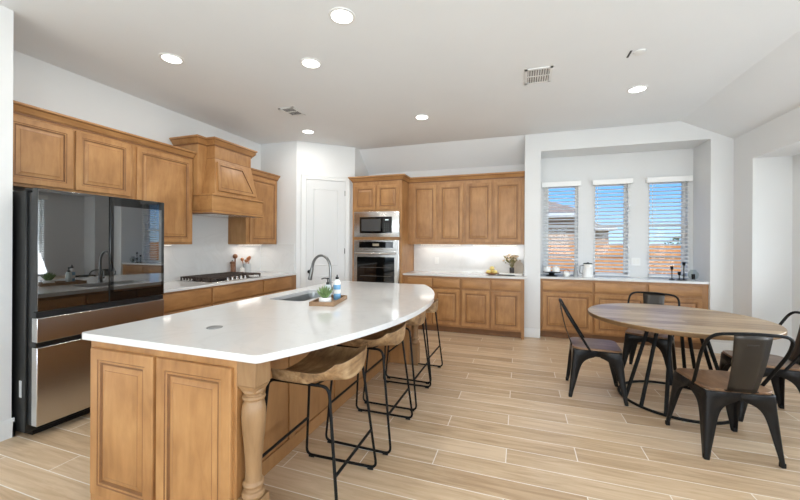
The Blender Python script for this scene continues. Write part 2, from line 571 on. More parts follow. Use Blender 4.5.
struct('wall_window', wall_with_holes_x(0.29, 2.35, 0, 2.79, WY, WY + 0.12, [(a, b, WZ0, WZ1) for a, b in WINS]), 'wall',
       'white wall of the window bay')
# right wall with its deep recess
struct('wall_right', MB().box((RX, 5.27, 0), (SX, PY, 2.9)).box((RX, 0.9, 2.425), (SX, 5.27, 2.9)), 'wall', 'white right wall and recess jamb')
RW = [(1.45, 2.35), (2.55, 3.45), (3.65, 4.55)]
struct('wall_recess', wall_with_holes_y(0.9, PY, 0, 2.9, SX, SX + 0.12, [(a, b, 0.60, 2.30) for a, b in RW]), 'wall', 'white wall at the back of the right recess')
struct('wall_front_right', wall_with_holes_y(-5.2, 0.9, 0, 2.9, RX, RX + 0.1, [(-3.8, -2.2, 0.4, 2.5), (-1.4, 0.2, 0.4, 2.5)]), 'wall')
m = MB().box((RX, 0.8, 0), (SX + 0.12, 0.9, 2.9))
struct('wall_recess_end', m, 'wall')
FW = [(-2.8, -1.4), (-1.05, 0.35), (0.7, 2.1)]
struct('wall_front', wall_with_holes_x(LX - 0.12, SX, 0, CZ + 0.05, -5.2, -5.08 + 0.08, [(a, b, 0.35, 2.55) for a, b in FW]), 'wall')
# backsplash slabs
struct('wall_backsplash_left', MB().box((LX, 2.55, 0.915), (LX + 0.012, 4.87, 1.80)).box((LX, 4.858, 0.915), (-3.46, 4.87, 1.375)), 'quartz', 'white slab backsplash')
struct('wall_backsplash_back', MB().box((-1.80, BY - 0.012, 0.9155), (0.065, BY, 1.40)), 'quartz', 'white slab backsplash')


# baseboards
def baseboard_profile(d=0.014, h=0.135):
    return [(0, 0), (d, 0), (d, h * 0.80), (d * 0.65, h * 0.86), (d * 0.65, h * 0.93), (d * 0.25, h), (0, h)]


def baseboard(name, p0, p1, nx, ny, label=None):
    """along p0->p1, standing out towards (nx, ny)"""
    prof = baseboard_profile()
    poly = [(p0[0] + nx * d, p0[1] + ny * d, z) for d, z in prof]
    return struct(name, MB().extrude(poly, (p1[0] - p0[0], p1[1] - p0[1], 0)), 'trim', label)


baseboard('baseboard_left', (-3.442, -5.0), (-3.442, 1.514), 1, 0)
baseboard('baseboard_left_end', (-4.0, 1.50), (-3.428, 1.50), 0, 1)
baseboard('baseboard_pier', (0.065, PY), (0.29, PY), 0, -1)
baseboard('baseboard_right_pier', (2.37, PY), (RX, PY), 0, -1)
baseboard('baseboard_right', (RX, 5.256), (RX, PY), -1, 0)
baseboard('baseboard_jamb', (RX, 5.27), (SX, 5.27), 0, -1)
baseboard('baseboard_recess', (SX, 0.9), (SX, 5.27), -1, 0)


# ------------------------------------------------------------------ windows
def window_x(name, x0, x1, z0, z1, y, label=None):
    """sash window in a wall facing -Y, frame at depth y"""
    t = 0.035
    m = MB()
    for a, b in (((x0, z0), (x0 + t, z1)), ((x1 - t, z0), (x1, z1)), ((x0, z0), (x1, z0 + t)), ((x0, z1 - t), (x1, z1))):
        m.box((a[0], y, a[1]), (b[0], y + 0.05, b[1]))
    zm = z0 + (z1 - z0) * 0.53
    m.box((x0, y - 0.005, zm - 0.02), (x1, y + 0.045, zm + 0.02))
    o = struct(name, m, 'vinyl', label)
    g = MB().box((x0 + t, y + 0.022, z0 + t), (x1 - t, y + 0.026, z1 - t)).build('pane', 'glass', o)
    return o


def window_y(name, y0, y1, z0, z1, x, label=None):
    t = 0.04
    m = MB()
    for a, b in (((y0, z0), (y0 + t, z1)), ((y1 - t, z0), (y1, z1)), ((y0, z0), (y1, z0 + t)), ((y0, z1 - t), (y1, z1))):
        m.box((x, a[0], a[1]), (x + 0.05, b[0], b[1]))
    zm = (z0 + z1) / 2
    m.box((x - 0.005, y0, zm - 0.02), (x + 0.045, y1, zm + 0.02))
    o = struct(name, m, 'vinyl', label)
    MB().box((x + 0.022, y0 + t, z0 + t), (x + 0.026, y1 - t, z1 - t)).build('pane', 'glass', o)
    return o


for i, (a, b) in enumerate(WINS):
    window_x('window_%d' % (i + 1), a, b, WZ0, WZ1, WY + 0.06, ('left', 'middle', 'right')[i] + ' sash window of the bay')
for i, (a, b) in enumerate(RW):
    window_y('window_%d' % (i + 4), a, b, 0.60, 2.30, SX + 0.06)
for i, (a, b) in enumerate([(-3.8, -2.2), (-1.4, 0.2)]):
    window_y('window_%d' % (i + 7), a, b, 0.4, 2.5, RX + 0.04)
for i, (a, b) in enumerate(FW):
    window_x('window_%d' % (i + 9), a, b, 0.35, 2.55, -5.1)


def blind(x0, x1, ztop, zbot, y, label):
    """outside-mounted horizontal blind facing -Y; y is the wall plane"""
    t = thing('window_blind', label, 'blind', ((x0 + x1) / 2, y - 0.03, zbot), group='horizontal blinds of the window bay')
    m = MB().box((x0 - 0.035, y - 0.085, ztop - 0.075), (x1 + 0.035, y - 0.070, ztop))
    m.box((x0 - 0.035, y - 0.070, ztop - 0.075), (x0 - 0.022, y - 0.001, ztop)).box((x1 + 0.022, y - 0.070, ztop - 0.075), (x1 + 0.035, y - 0.001, ztop))
    m.build('valance', 'blind', t, bevel=0.003)
    MB().box((x0 - 0.02, y - 0.065, ztop - 0.06), (x1 + 0.02, y - 0.012, ztop - 0.01)).build('head_rail', 'blind', t)
    m = MB()
    z = ztop - 0.09
    tilt = math.radians(-22)
    while z > zbot + 0.045:
        cy = y - 0.036
        hw = 0.027
        dy, dz = hw * math.cos(tilt), hw * math.sin(tilt)
        nx_ = 0.0013
        p = [(x0, cy - dy, z + dz), (x0, cy, z + 0.003), (x0, cy + dy, z - dz), (x0, cy + dy, z - dz - 0.0026), (x0, cy, z + 0.0004), (x0, cy - dy, z + dz - 0.0026)]
        m.extrude(p, (x1 - x0, 0, 0))
        z -= 0.0560
    m.build('slats', 'slat', t, smooth=20)
    MB().box((x0, y - 0.058, zbot + 0.004), (x1, y - 0.014, zbot + 0.022)).build('bottom_rail', 'blind', t, bevel=0.003)
    m = MB()
    for xx in (x0 + 0.07, x1 - 0.07):
        m.box((xx - 0.0012, y - 0.0615, zbot + 0.02), (xx + 0.0012, y - 0.0600, ztop - 0.06))
    m.build('ladder_cord', 'cord', t)
    m = MB().tube([(x0 + 0.035, y - 0.068, ztop - 0.08), (x0 + 0.035, y - 0.070, ztop - 0.75)], 0.004, 6)
    m.build('tilt_wand', 'cord', t)
    return t


blind(0.36, 0.855, 2.385, 0.925, WY, 'white horizontal blind on the left window, a tan house showing between its slats')
blind(1.085, 1.55, 2.385, 0.925, WY, 'white horizontal blind on the middle window, a low grey roof edge showing through')
blind(1.80, 2.28, 2.385, 0.925, WY, 'white horizontal blind on the right window, nearest the candlesticks')

# blinds on the recess windows (mirrored in the refrigerator doors)
for i, (a, b) in enumerate(RW):
    t = thing('recess_blind', ('white blind on the recess window farthest along the right wall', 'white blind on the middle recess window', 'white blind on the nearest recess window')[2 - i], 'blind', (SX - 0.03, (a + b) / 2, 0.6), group='blinds of the right recess')
    MB().box((SX - 0.08, a - 0.03, 2.27), (SX - 0.001, b + 0.03, 2.35)).build('valance', 'blind', t)
    m = MB(); z = 2.24
    while z > 0.64:
        m.extrude([(SX - 0.062, a, z - 0.006), (SX - 0.014, a, z + 0.006), (SX - 0.014, a, z + 0.003), (SX - 0.062, a, z - 0.009)], (0, b - a, 0))
        z -= 0.0465
    m.build('slats', 'slat', t, smooth=0)
    MB().box((SX - 0.06, a, 0.605), (SX - 0.015, b, 0.625)).build('bottom_rail', 'blind', t)

# ------------------------------------------------------------------ pantry door on the angled wall
P0 = Vector((-3.43, 4.87, 0)); P1 = Vector((-2.70, 5.51, 0))
DU = (P1 - P0).normalized(); DN = Vector((DU.y, -DU.x, 0)); DV = Vector((0, 0, 1))
d0, d1, dz = 0.155, 0.795, 2.44
m = MB()


def dbox(m, u0, u1, z0, z1, n0, n1, mi=0):
    base = [P0 + DU * u0 + DN * n0 + DV * z0, P0 + DU * u1 + DN * n0 + DV * z0, P0 + DU * u1 + DN * n1 + DV * z0, P0 + DU * u0 + DN * n1 + DV * z0]
    m.extrude(base, (0, 0, z1 - z0), mi)


dbox(m, d0 - 0.075, d0 - 0.006, 0, dz + 0.006, 0, 0.02); dbox(m, d1 + 0.006, d1 + 0.075, 0, dz + 0.006, 0, 0.02)
dbox(m, d0 - 0.075, d1 + 0.075, dz + 0.006, dz + 0.075, 0, 0.02)
dbox(m, d0 - 0.083, d0 - 0.06, 0, dz + 0.078, 0, 0.027); dbox(m, d1 + 0.06, d1 + 0.083, 0, dz + 0.078, 0, 0.027)
dbox(m, d0 - 0.083, d1 + 0.083, dz + 0.06, dz + 0.083, 0, 0.027)
struct('trim_1', m, 'trim', 'white casing around the pantry door')
m = MB()
dw = d1 - d0
m.rings(P0 + DU * d0 + DN * 0.0 + DV * 0.01, DU, DV, DN, dw, dz - 0.01, [(0, 0, 0), (0, 0.004, 0), (0.002, 0.006, 0)])
dpan = [(0, 0.0062, 0), (0.012, 0.0125, 0), (0.022, 0.007, 0), (0.03, 0.007, 0), (0.06, 0.011, 0)]
door = struct('door_1', m, 'door', 'white two-panel pantry door')
for (z0, z1) in ((0.22, 0.86), (1.02, 2.30)):
    MB().rings(P0 + DU * (d0 + 0.11) + DV * z0, DU, DV, DN, dw - 0.22, z1 - z0, dpan, back=False).build('door_panel', 'door', door)
k = P0 + DU * (d0 + 0.05) + DN * 0.006 + DV * 0.93
m = MB().tube([k, k + DN * 0.008], 0.028, 16).tube([k + DN * 0.008, k + DN * 0.035], 0.010, 10).tube([k + DN * 0.03, k + DN * 0.045, k + DN * 0.062], [0.018, 0.027, 0.016], 16)
m.build('door_knob', 'black_metal', door)
for z in (0.25, 1.22, 2.2):
    k = P0 + DU * (d1 + 0.001) + DN * 0.008 + DV * z
    MB().tube([k, k + DV * 0.09], 0.006, 8).build('hinge', 'black_metal' if z == 1.22 else 'steel_dark', door)

# ------------------------------------------------------------------ cabinet helpers
RAISED = [(0, 0, 0), (0, 0.016, 0), (0.004, 0.020, 0), (0.046, 0.020, 0), (0.050, 0.0165, 1), (0.058, 0.0165, 0), (0.062, 0.010, 1),
          (0.070, 0.0095, 1), (0.094, 0.0165, 0), (0.096, 0.0175, 1), (0.100, 0.0178, 0)]
DRAWER = [(0, 0, 0), (0, 0.014, 0), (0.006, 0.019, 0), (0.010, 0.020, 0)]


def cab_door(name, O, U, N, w, h, parent, steps=RAISED, mats=('maple', 'glaze')):
    return MB().rings(O, U, (0, 0, 1), N, w, h, steps).build(name, mats, parent, smooth=20)


def crown_prof(h=0.085, d=0.06):
    return [(0.0, 0.0), (0.008, 0.0), (0.010, 0.016), (0.020, 0.022), (0.028, 0.040), (0.046, 0.058), (0.050, 0.066), (d, 0.070), (d, h), (0.0, h)]


def crown_path(m, path, z, prof, mi=0, side=1):
    """mitred moulding: path = list of XY points; outward is to the right of travel (side=1)"""
    P = [Vector((p[0], p[1])) for p in path]
    n = len(P)
    offs = []
    for i in range(n):
        ds = []
        if i > 0: ds.append((P[i] - P[i - 1]).normalized())
        if i < n - 1: ds.append((P[i + 1] - P[i]).normalized())
        ns = [Vector((d.y, -d.x)) * side for d in ds]
        if len(ns) == 1: offs.append(ns[0])
        else:
            b = (ns[0] + ns[1]); b = b / max(1e-6, b.dot(ns[0])); offs.append(b)
    k = len(prof)
    vs = []
    for i in range(n):
        for (d, zz) in prof:
            q = P[i] + offs[i] * d
            vs.append((q.x, q.y, z + zz))
    fs = []; gl = []
    for i in range(n - 1):
        for j in range(k):
            f = (i * k + j, i * k + (j + 1) % k, (i + 1) * k + (j + 1) % k, (i + 1) * k + j)
            fs.append(f if side < 0 else f[::-1]); gl.append(1 if j in (1, 5) else 0)
    e0 = tuple(range(k)); e1 = tuple((n - 1) * k + j for j in range(k))
    fs.append(e0 if side > 0 else e0[::-1]); fs.append(e1[::-1] if side > 0 else e1)
    m.add(vs, fs, mi)
    for q_, g_ in enumerate(gl):
        m.m[len(m.m) - len(fs) + q_] = g_
    return m


# ---- left wall uppers (face at X = -3.80)
LU = -3.80
XP = (0, -1, 0)


def left_cabinet(label, y0, y1, z0, z1, doors, x_face=LU, name='wall_cabinet', group='cabinets on the left wall', back=LX + 0.001):
    t = thing(name, label, 'cabinet', ((back + x_face) / 2, (y0 + y1) / 2, z0), group=group)
    MB().box((back, y0 + 0.0005, z0), (x_face, y1 - 0.0005, z1)).build('body', 'maple', t, bevel=0.0015)
    for (a, b, c, d) in doors:
        cab_door('door', (x_face, a, c), (0, 1, 0), (1, 0, 0), b - a, d - c, t)
    return t


left_cabinet('maple wall cabinet above the refrigerator with two raised-panel doors', 1.55, 2.565, 1.84, 2.42,
             [(1.60, 2.045, 1.865, 2.395), (2.065, 2.535, 1.865, 2.395)])
left_cabinet('tall single-door maple wall cabinet between refrigerator and range hood', 2.565, 3.275, 1.375, 2.42,
             [(2.60, 3.245, 1.40, 2.395)])
left_cabinet('narrow maple wall cabinet right of the range hood, beside the pantry corner', 4.165, 4.857, 1.375, 2.42,
             [(4.235, 4.835, 1.40, 2.395)])
m = crown_path(MB(), [(LU, 1.515), (LU, 3.275)], 2.415, crown_prof(), side=1)
m.box((LX + 0.02, 1.515, 2.42), (LU, 3.275, 2.498))
tag(m.build('crown_moulding', ['maple_y', 'glaze'], smooth=25), 'stepped maple crown moulding above refrigerator and tall cabinet', 'moulding')
m = crown_path(MB(), [(LU, 4.165), (LU, 4.868)], 2.415, crown_prof(), side=1)
m.box((LX + 0.02, 4.165, 2.42), (LU, 4.868, 2.498))
tag(m.build('crown_moulding', ['maple_y', 'glaze'], smooth=25), 'short maple crown moulding above the cabinet right of the range hood', 'moulding')

# ---- range hood
hood = thing('range_hood', 'tapered maple range hood with a raised trapezoid panel above the cooktop', 'range hood', (-3.8, 3.72, 1.76))
HY0, HY1 = 3.285, 4.155
HB = -3.73
MB().box((LX + 0.013, HY0, 1.99), (HB, HY1, 2.63)).build('back_box', 'maple', hood, bevel=0.002)
m = MB().box((LX + 0.013, HY0, 1.78), (-3.50, HY1, 1.985))
m.box((LX + 0.013, HY0 - 0.006, 1.76), (-3.488, HY1 + 0.006, 1.785))
m.box((LX + 0.013, HY0 - 0.008, 1.972), (-3.486, HY1 + 0.008, 1.99))
m.build('apron_band', 'maple_y', hood, bevel=0.003)
YA, YB = 3.345, 4.095      # taper foot
YC, YD = 3.415, 4.035      # chimney
XT, XF = -3.60, -3.525
m = MB()
vs = [(HB, YA, 1.99), (XF, YA, 1.99), (XF, YB, 1.99), (HB, YB, 1.99), (HB, YC, 2.45), (XT, YC, 2.45), (XT, YD, 2.45), (HB, YD, 2.45)]
m.add(vs, [(0, 1, 5, 4), (1, 2, 6, 5), (2, 3, 7, 6), (3, 0, 4, 7), (3, 2, 1, 0), (4, 5, 6, 7)])
m.build('tapered_shroud', 'maple', hood, bevel=0.002)
MB().box((HB, YC, 2.45), (XT, YD, 2.63)).build('chimney', 'maple', hood, bevel=0.002)
# trapezoid raised panel lying on the sloped front
sv = Vector((XT - XF, 0, 0.46)).normalized(); sn = Vector((0.46, 0, -(XT - XF))).normalized()
Lh = math.hypot(XT - XF, 0.46)


def tpt(y, s, n):
    return Vector((XF, y, 1.99)) + sv * s + sn * n


def trap(ins, n):
    s0, s1 = 0.045 + ins, Lh - 0.045 - ins
    f = lambda s: (YC - YA) * (s / Lh)
    return [tpt(YA + 0.05 + f(s0) * 0.6 + ins, s0, n), tpt(YB - 0.045 - f(s0) - ins, s0, n), tpt(YB - 0.10 - f(s1) * 1.9 - ins, s1, n), tpt(YA + 0.05 + f(s1) * 0.6 + ins, s1, n)]


m = MB(); vs = []; fs = []; ms = []
st = [(0, 0, 0), (0, 0.018, 0), (0.004, 0.021, 0), (0.040, 0.021, 0), (0.044, 0.013, 1), (0.052, 0.013, 1), (0.070, 0.018, 0)]
for (ins, n_, mi) in st: vs += trap(ins, n_)
for i in range(len(st) - 1):
    for k_ in range(4):
        m.f.append((i * 4 + k_, i * 4 + (k_ + 1) % 4, (i + 1) * 4 + (k_ + 1) % 4, (i + 1) * 4 + k_)); m.m.append(st[i + 1][2])
m.v = [tuple(v) for v in vs]
q = (len(st) - 1) * 4; m.f.append((q, q + 1, q + 2, q + 3)); m.m.append(0)
m.build('raised_panel', ['maple', 'glaze'], hood, smooth=20)
m = crown_path(MB(), [(LX + 0.013, HY0), (HB, HY0), (HB, YC), (XT, YC), (XT, YD), (HB, YD), (HB, HY1), (LX + 0.013, HY1)], 2.60,
               [(0, 0), (0.007, 0), (0.009, 0.018), (0.02, 0.026), (0.03, 0.045), (0.05, 0.066), (0.052, 0.074), (0.062, 0.078), (0.062, 0.096), (0, 0.096)], side=1)
m.box((LX + 0.013, HY0, 2.60), (HB, HY1, 2.694)).box((HB, YC, 2.60), (XT, YD, 2.694))
m.build('crown', ['maple_y', 'glaze'], hood, smooth=25)
for z_ in (1.787, 1.966):  # thin brown strips: glaze lines with the moulding's shadow put into the colour
    MB().box((-3.9, HY0 - 0.003, z_), (-3.497, HY1 + 0.003, z_ + 0.005)).build('glazed_shadow_bead', 'glaze', hood, smooth=0)
MB().box((HB, YC - 0.002, 2.448), (XT + 0.002, YD + 0.002, 2.453)).build('glazed_shadow_bead', 'glaze', hood, smooth=0)
MB().box((-4.05, HY0 + 0.08, 1.752), (-3.56, HY1 - 0.08, 1.765)).build('filter_insert', 'steel', hood)

# ---- left base cabinets
LF = -3.425


def base_left(label, y0, y1, fronts):
    t = thing('base_cabinet', label, 'cabinet', ((LX + LF) / 2, (y0 + y1) / 2, 0), group='base cabinets under the cooktop counter')
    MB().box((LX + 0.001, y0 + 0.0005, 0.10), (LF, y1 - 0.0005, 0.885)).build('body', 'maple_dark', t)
    MB().box((LX + 0.001, y0 + 0.0005, 0.0), (LF - 0.07, y1 - 0.0005, 0.10)).build('toe_kick', 'toe', t)
    for (a, b) in fronts:
        cab_door('drawer', (LF, a, 0.690), (0, 1, 0), (1, 0, 0), b - a, 0.175, t, DRAWER, ('maple_y',))
        cab_door('door', (LF, a, 0.125), (0, 1, 0), (1, 0, 0), b - a, 0.545, t)
    return t


base_left('maple base cabinet left of the cooktop, beside the refrigerator', 2.50, 3.205, [(2.53, 3.19)])
base_left('wide maple base cabinet directly under the cooktop', 3.205, 4.08, [(3.22, 4.065)])
base_left('maple base cabinet at the pantry corner end of the cooktop counter', 4.08, 4.868, [(4.095, 4.72)])
tag(MB().box((LX + 0.013, 2.48, 0.885), (-3.40, 4.857, 0.915)).build('countertop', 'quartz', bevel=0.004),
    'white quartz countertop carrying the gas cooktop', 'countertop')

# ---- refrigerator
fr = thing('refrigerator', 'black glass and stainless four-door refrigerator between wall end and tall cabinet', 'refrigerator', (-3.6, 2.0, 0))
FY0, FY1 = 1.524, 2.455
MB().box((-4.08, FY0, 0.03), (-3.335, FY1, 1.765)).build('body', 'fridge_side', fr, bevel=0.004)
MB().box((-4.0, FY0 + 0.04, 0.0), (-3.33, FY1 - 0.04, 0.03)).build('plinth', 'black_plastic', fr)
FX0, FX1 = -3.262, -3.20
MB().box((-3.334, FY0 + 0.012, 0.09), (FX0 + 0.001, FY1 - 0.004, 1.75)).build('door_gasket', 'black_plastic', fr)
YM = 1.983
for (a, b) in ((FY0, YM - 0.003), (YM + 0.003, FY1)):
    d = MB().box((FX0, a, 0.905), (FX1 - 0.004, b, 1.775)).build('door', 'black_plastic', fr, bevel=0.003)
    MB().box((FX1 - 0.004, a + 0.002, 0.908), (FX1, b - 0.002, 1.772)).build('glass_front', 'dark_glass' if a > 1.9 else 'black_glass', d, bevel=0.0015)
    if a > 1.9:
        MB().box((FX1, a + 0.028, 0.985), (FX1 + 0.0015, b - 0.03, 1.70)).build('view_window', 'window_glass_dark', d)
MB().box((FX0, FY0, 0.862), (FX1 - 0.012, FY1, 0.900)).build('handle_recess', 'black_plastic', fr)
MB().box((FX0, FY0, 0.688), (FX1, FY1, 0.858)).build('drawer', 'steel', fr, bevel=0.003)
MB().box((FX0, FY0, 0.655), (FX1 - 0.015, FY1, 0.684)).build('handle_recess', 'black_plastic', fr)
MB().box((FX0, FY0, 0.098), (FX1, FY1, 0.650)).build('drawer', 'steel', fr, bevel=0.003)
for ya in (FY0 + 0.02, FY1 - 0.10):
    MB().box((-3.40, ya, 1.765), (-3.27, ya + 0.08, 1.785)).build('hinge_cover', 'fridge_side', fr, bevel=0.004)
MB().box((-3.405, FY0 - 0.0015, 0.28), (-3.375, FY0, 0.40)).build('rating_label', 'light_grey', fr)
for y in (FY0 + 0.08, FY1 - 0.08):
    MB().lathe([(0.02, 0), (0.02, 0.032)], (-3.36, y, 0), 12).build('foot', 'black_plastic', fr)

# ---- cooktop
ck = thing('gas_cooktop', 'stainless gas cooktop with cast iron grates and five knobs', 'cooktop', (-3.74, 3.68, 0.915))
CX0, CX1, CY0, CY1 = -4.00, -3.46, 3.25, 4.12
MB().box((CX0, CY0, 0.9152), (CX1, CY1, 0.925)).build('pan', 'steel', ck, bevel=0.004)
for (a, b) in ((CY0 + 0.015, CY0 + 0.29), (CY0 + 0.30, CY1 - 0.30), (CY1 - 0.29, CY1 - 0.015)):
    m = MB()
    x1 = CX1 - 0.02 if a < CY0 + 0.1 or b > CY1 - 0.1 else CX1 - 0.11
    m.box((CX0 + 0.02, b - 0.014, 0.945), (x1, b, 0.972))
    nb = 10 if x1 > -3.5 else 8
    for i in range(nb + 1):
        xx = CX0 + 0.02 + (x1 - CX0 - 0.034) * i / nb
        m.box((xx, a, 0.958), (xx + 0.014, b - 0.014, 0.975))
        m.box((xx, a, 0.934), (xx + 0.014, a + 0.012, 0.958))
    m.box((CX0 + 0.02, (a + b) / 2 - 0.007, 0.950), (x1, (a + b) / 2 + 0.007, 0.966))
    m.box((CX0 + 0.02, a + 0.030, 0.950), (x1, a + 0.040, 0.962))
    for xx in (CX0 + 0.02, x1 - 0.02):
        m.box((xx, a, 0.9255), (xx + 0.014, a + 0.012, 0.940)).box((xx, b - 0.012, 0.9255), (xx + 0.014, b, 0.946))
    m.build('grate', 'iron', ck, bevel=0.0015)
for (bx, by) in ((-3.87, 3.40), (-3.62, 3.40), (-3.78, 3.685), (-3.87, 3.97), (-3.62, 3.97)):
    MB().lathe([(0.045, 0), (0.045, 0.010), (0.032, 0.012), (0.032, 0.020), (0.0, 0.021)], (bx, by, 0.925), 16, cap=False).build('burner', 'iron', ck)
for i in range(5):
    MB().lathe([(0.025, 0), (0.025, 0.004), (0.021, 0.005), (0.0215, 0.034), (0.017, 0.037), (0.0, 0.037)], (CX1 - 0.045, 3.535 + i * 0.075, 0.925), 16, cap=False).build('knob', 'steel', ck)

# ---- oven tower
TX0, TX1, TY = -2.685, -1.808, 5.40
tw = thing('oven_tower_cabinet', 'tall maple cabinet tower holding microwave and wall oven', 'cabinet', ((TX0 + TX1) / 2, 5.75, 0))
m = MB().box((TX0, TY, 0.10), (TX0 + 0.035, BY - 0.001, 2.42)).box((TX1 - 0.035, TY, 0.10), (TX1, BY - 0.001, 2.42))
m.box((TX0 + 0.035, TY, 1.925), (TX1 - 0.035, BY - 0.001, 2.42)).box((TX0 + 0.035, TY, 1.46), (TX1 - 0.035, TY + 0.02, 1.50))
m.box((TX0 + 0.035, TY, 0.10), (TX1 - 0.035, BY - 0.001, 0.655)).box((TX0 + 0.035, BY - 0.02, 0.655), (TX1 - 0.035, BY - 0.001, 1.925))
m.build('body', 'maple', tw)
MB().box((TX0, TY + 0.07, 0), (TX1, BY - 0.001, 0.10)).build('toe_kick', 'toe', tw)
for (a, b) in ((-2.645, -2.262), (-2.235, -1.850)):
    cab_door('door', (a, TY, 1.955), (1, 0, 0), (0, -1, 0), b - a, 0.40, tw)
cab_door('drawer', (-2.645, TY, 0.13), (1, 0, 0), (0, -1, 0), 0.795, 0.50, tw)

mw = thing('microwave', 'built-in stainless microwave above the wall oven', 'microwave', (-2.24, 5.5, 1.50))
a, b = TX0 + 0.037, TX1 - 0.087
m = MB().rings((a, TY - 0.02, 1.502), (1, 0, 0), (0, 0, 1), (0, -1, 0), b - a + 0.05, 0.42,
               [(0, 0, 0), (0, 0.004, 0), (0.004, 0.006, 0)]).build('trim_kit', 'steel', mw)
MB().box((a + 0.02, TY - 0.019, 1.515), (b + 0.02, TY + 0.35, 1.90)).build('housing', 'steel_dark', mw)
MB().box((-2.535, TY - 0.040, 1.565), (-1.965, TY - 0.026, 1.835)).build('face', 'oven_glass', mw, bevel=0.003)
MB().box((-2.50, TY - 0.042, 1.60), (-2.16, TY - 0.040, 1.80)).build('view_window', plain('microwave_mesh', (70, 70, 70), 0.25), mw)
f = MB().box((-2.12, TY - 0.042, 1.585), (-1.975, TY - 0.040, 1.815)).build('control_panel', 'black_plastic', mw)
m = MB()
for r_ in range(5):
    for c_ in range(3):
        m.box((-2.095 + c_ * 0.032, TY - 0.0425, 1.60 + r_ * 0.028), (-2.080 + c_ * 0.032, TY - 0.0415, 1.606 + r_ * 0.028))
m.build('key_marks', plain('key_grey', (120, 120, 120), 0.5), f)
MB().box((-2.08, TY - 0.0428, 1.775), (-2.02, TY - 0.042, 1.79)).build('clock_display', 'display', f)

ov = thing('wall_oven', 'stainless wall oven with black glass door under the microwave', 'oven', (-2.24, 5.5, 0.66))
MB().box((TX0 + 0.037, TY - 0.018, 0.66), (TX1 - 0.037, TY + 0.45, 1.455)).build('housing', 'steel', ov, bevel=0.003)
MB().box((TX0 + 0.045, TY - 0.032, 1.305), (TX1 - 0.045, TY - 0.018, 1.448)).build('control_panel', 'steel', ov, bevel=0.002)
p = MB().box((-2.545, TY - 0.035, 1.325), (-1.945, TY - 0.032, 1.425)).build('control_glass', 'oven_glass', ov)
MB().box((-2.30, TY - 0.0362, 1.355), (-2.19, TY - 0.035, 1.395)).build('clock_display', plain('display_grey', (150, 140, 120), 0.4), ov)
dd = MB().box((TX0 + 0.045, TY - 0.045, 0.67), (TX1 - 0.045, TY - 0.018, 1.285)).build('door', 'steel', ov, bevel=0.003)
MB().box((-2.575, TY - 0.048, 0.74), (-1.915, TY - 0.045, 1.175)).build('door_glass', 'oven_glass', dd)
m = MB().tube([(-2.60, TY - 0.085, 1.235), (-1.89, TY - 0.085, 1.235)], 0.014, 12)
for xx in (-2.57, -1.92):
    m.tube([(xx, TY - 0.045, 1.235), (xx, TY - 0.085, 1.235)], 0.010, 8)
m.build('handle', 'steel', dd)
for zz in (0.86, 1.0):
    m = MB()
    m.box((-2.52, TY - 0.0486, zz), (-1.97, TY - 0.048, zz + 0.006)).build('rack_line', plain('rack_grey', (90, 88, 84), 0.4), dd)

# ---- back wall uppers
BU = 5.745


def back_upper(label, x0, x1, doors):
    t = thing('wall_cabinet', label, 'cabinet', ((x0 + x1) / 2, (BU + BY) / 2, 1.39), group='wall cabinets right of the oven tower')
    MB().box((x0 + 0.0005, BU, 1.39), (x1 - 0.0005, BY - 0.001, 2.42)).build('body', 'maple', t, bevel=0.0015)
    for (a, b) in doors:
        cab_door('door', (a, BU, 1.425), (1, 0, 0), (0, -1, 0), b - a, 0.945, t)
    return t


back_upper('two-door maple wall cabinet adjoining the oven tower', -1.807, -0.855, [(-1.725, -1.32), (-1.275, -0.88)])
back_upper('two-door maple wall cabinet adjoining the white pier, above the flowers', -0.855, 0.064, [(-0.83, -0.425), (-0.39, 0.015)])
m = crown_path(MB(), [(TX0, BY - 0.45), (TX0, TY), (TX1, TY), (TX1, BU), (0.064, BU)], 2.4205, crown_prof(0.09, 0.062), side=1)
m.box((TX0, TY, 2.4205), (TX1, BY - 0.01, 2.494)).box((TX1, BU, 2.4205), (0.064, BY - 0.01, 2.494))
tag(m.build('crown_moulding', ['maple_x', 'glaze'], smooth=25), 'maple crown moulding wrapping the oven tower and back wall cabinets', 'moulding')

# ---- back base cabinets
BF = 5.485


def base_back(label, x0, x1, fronts, yf, yb, zt, group, stile=None):
    t = thing('base_cabinet', label, 'cabinet', ((x0 + x1) / 2, (yf + yb) / 2, 0), group=group)
    m = MB().box((x0 + 0.0005, yf, 0.10), (x1 - 0.0005, yb, zt))
    if stile: m.box((stile, yf + 0.0005, 0), (x1 - 0.0005, yb, 0.10))
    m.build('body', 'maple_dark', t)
    MB().box((x0 + 0.0005, yf + 0.07, 0.0), ((stile or x1) - 0.0006, yb, 0.10)).build('toe_kick', 'toe', t)
    for (a, b) in fronts:
        cab_door('drawer', (a, yf, 0.715), (1, 0, 0), (0, -1, 0), b - a, 0.135, t, DRAWER, ('maple_x',))
        cab_door('door', (a, yf, 0.13), (1, 0, 0), (0, -1, 0), b - a, 0.555, t)
    return t


base_back('maple base cabinet adjoining the oven tower, two drawers over two doors', -1.807, -0.865, [(-1.725, -1.325), (-1.30, -0.885)], BF, BY - 0.001, 0.885, 'base cabinets right of the oven tower')
base_back('maple base cabinet ending at the white pier, two drawers over two doors', -0.865, 0.064, [(-0.845, -0.43), (-0.405, 0.01)], BF, BY - 0.001, 0.885, 'base cabinets right of the oven tower', stile=0.02)
tag(MB().box((-1.807, 5.455, 0.885), (0.10, PY - 0.001, 0.915)).box((-1.807, PY - 0.001, 0.885), (0.064, BY - 0.013, 0.915)).build('countertop', 'quartz', bevel=0.004),
    'white quartz countertop between oven tower and white pier', 'countertop')

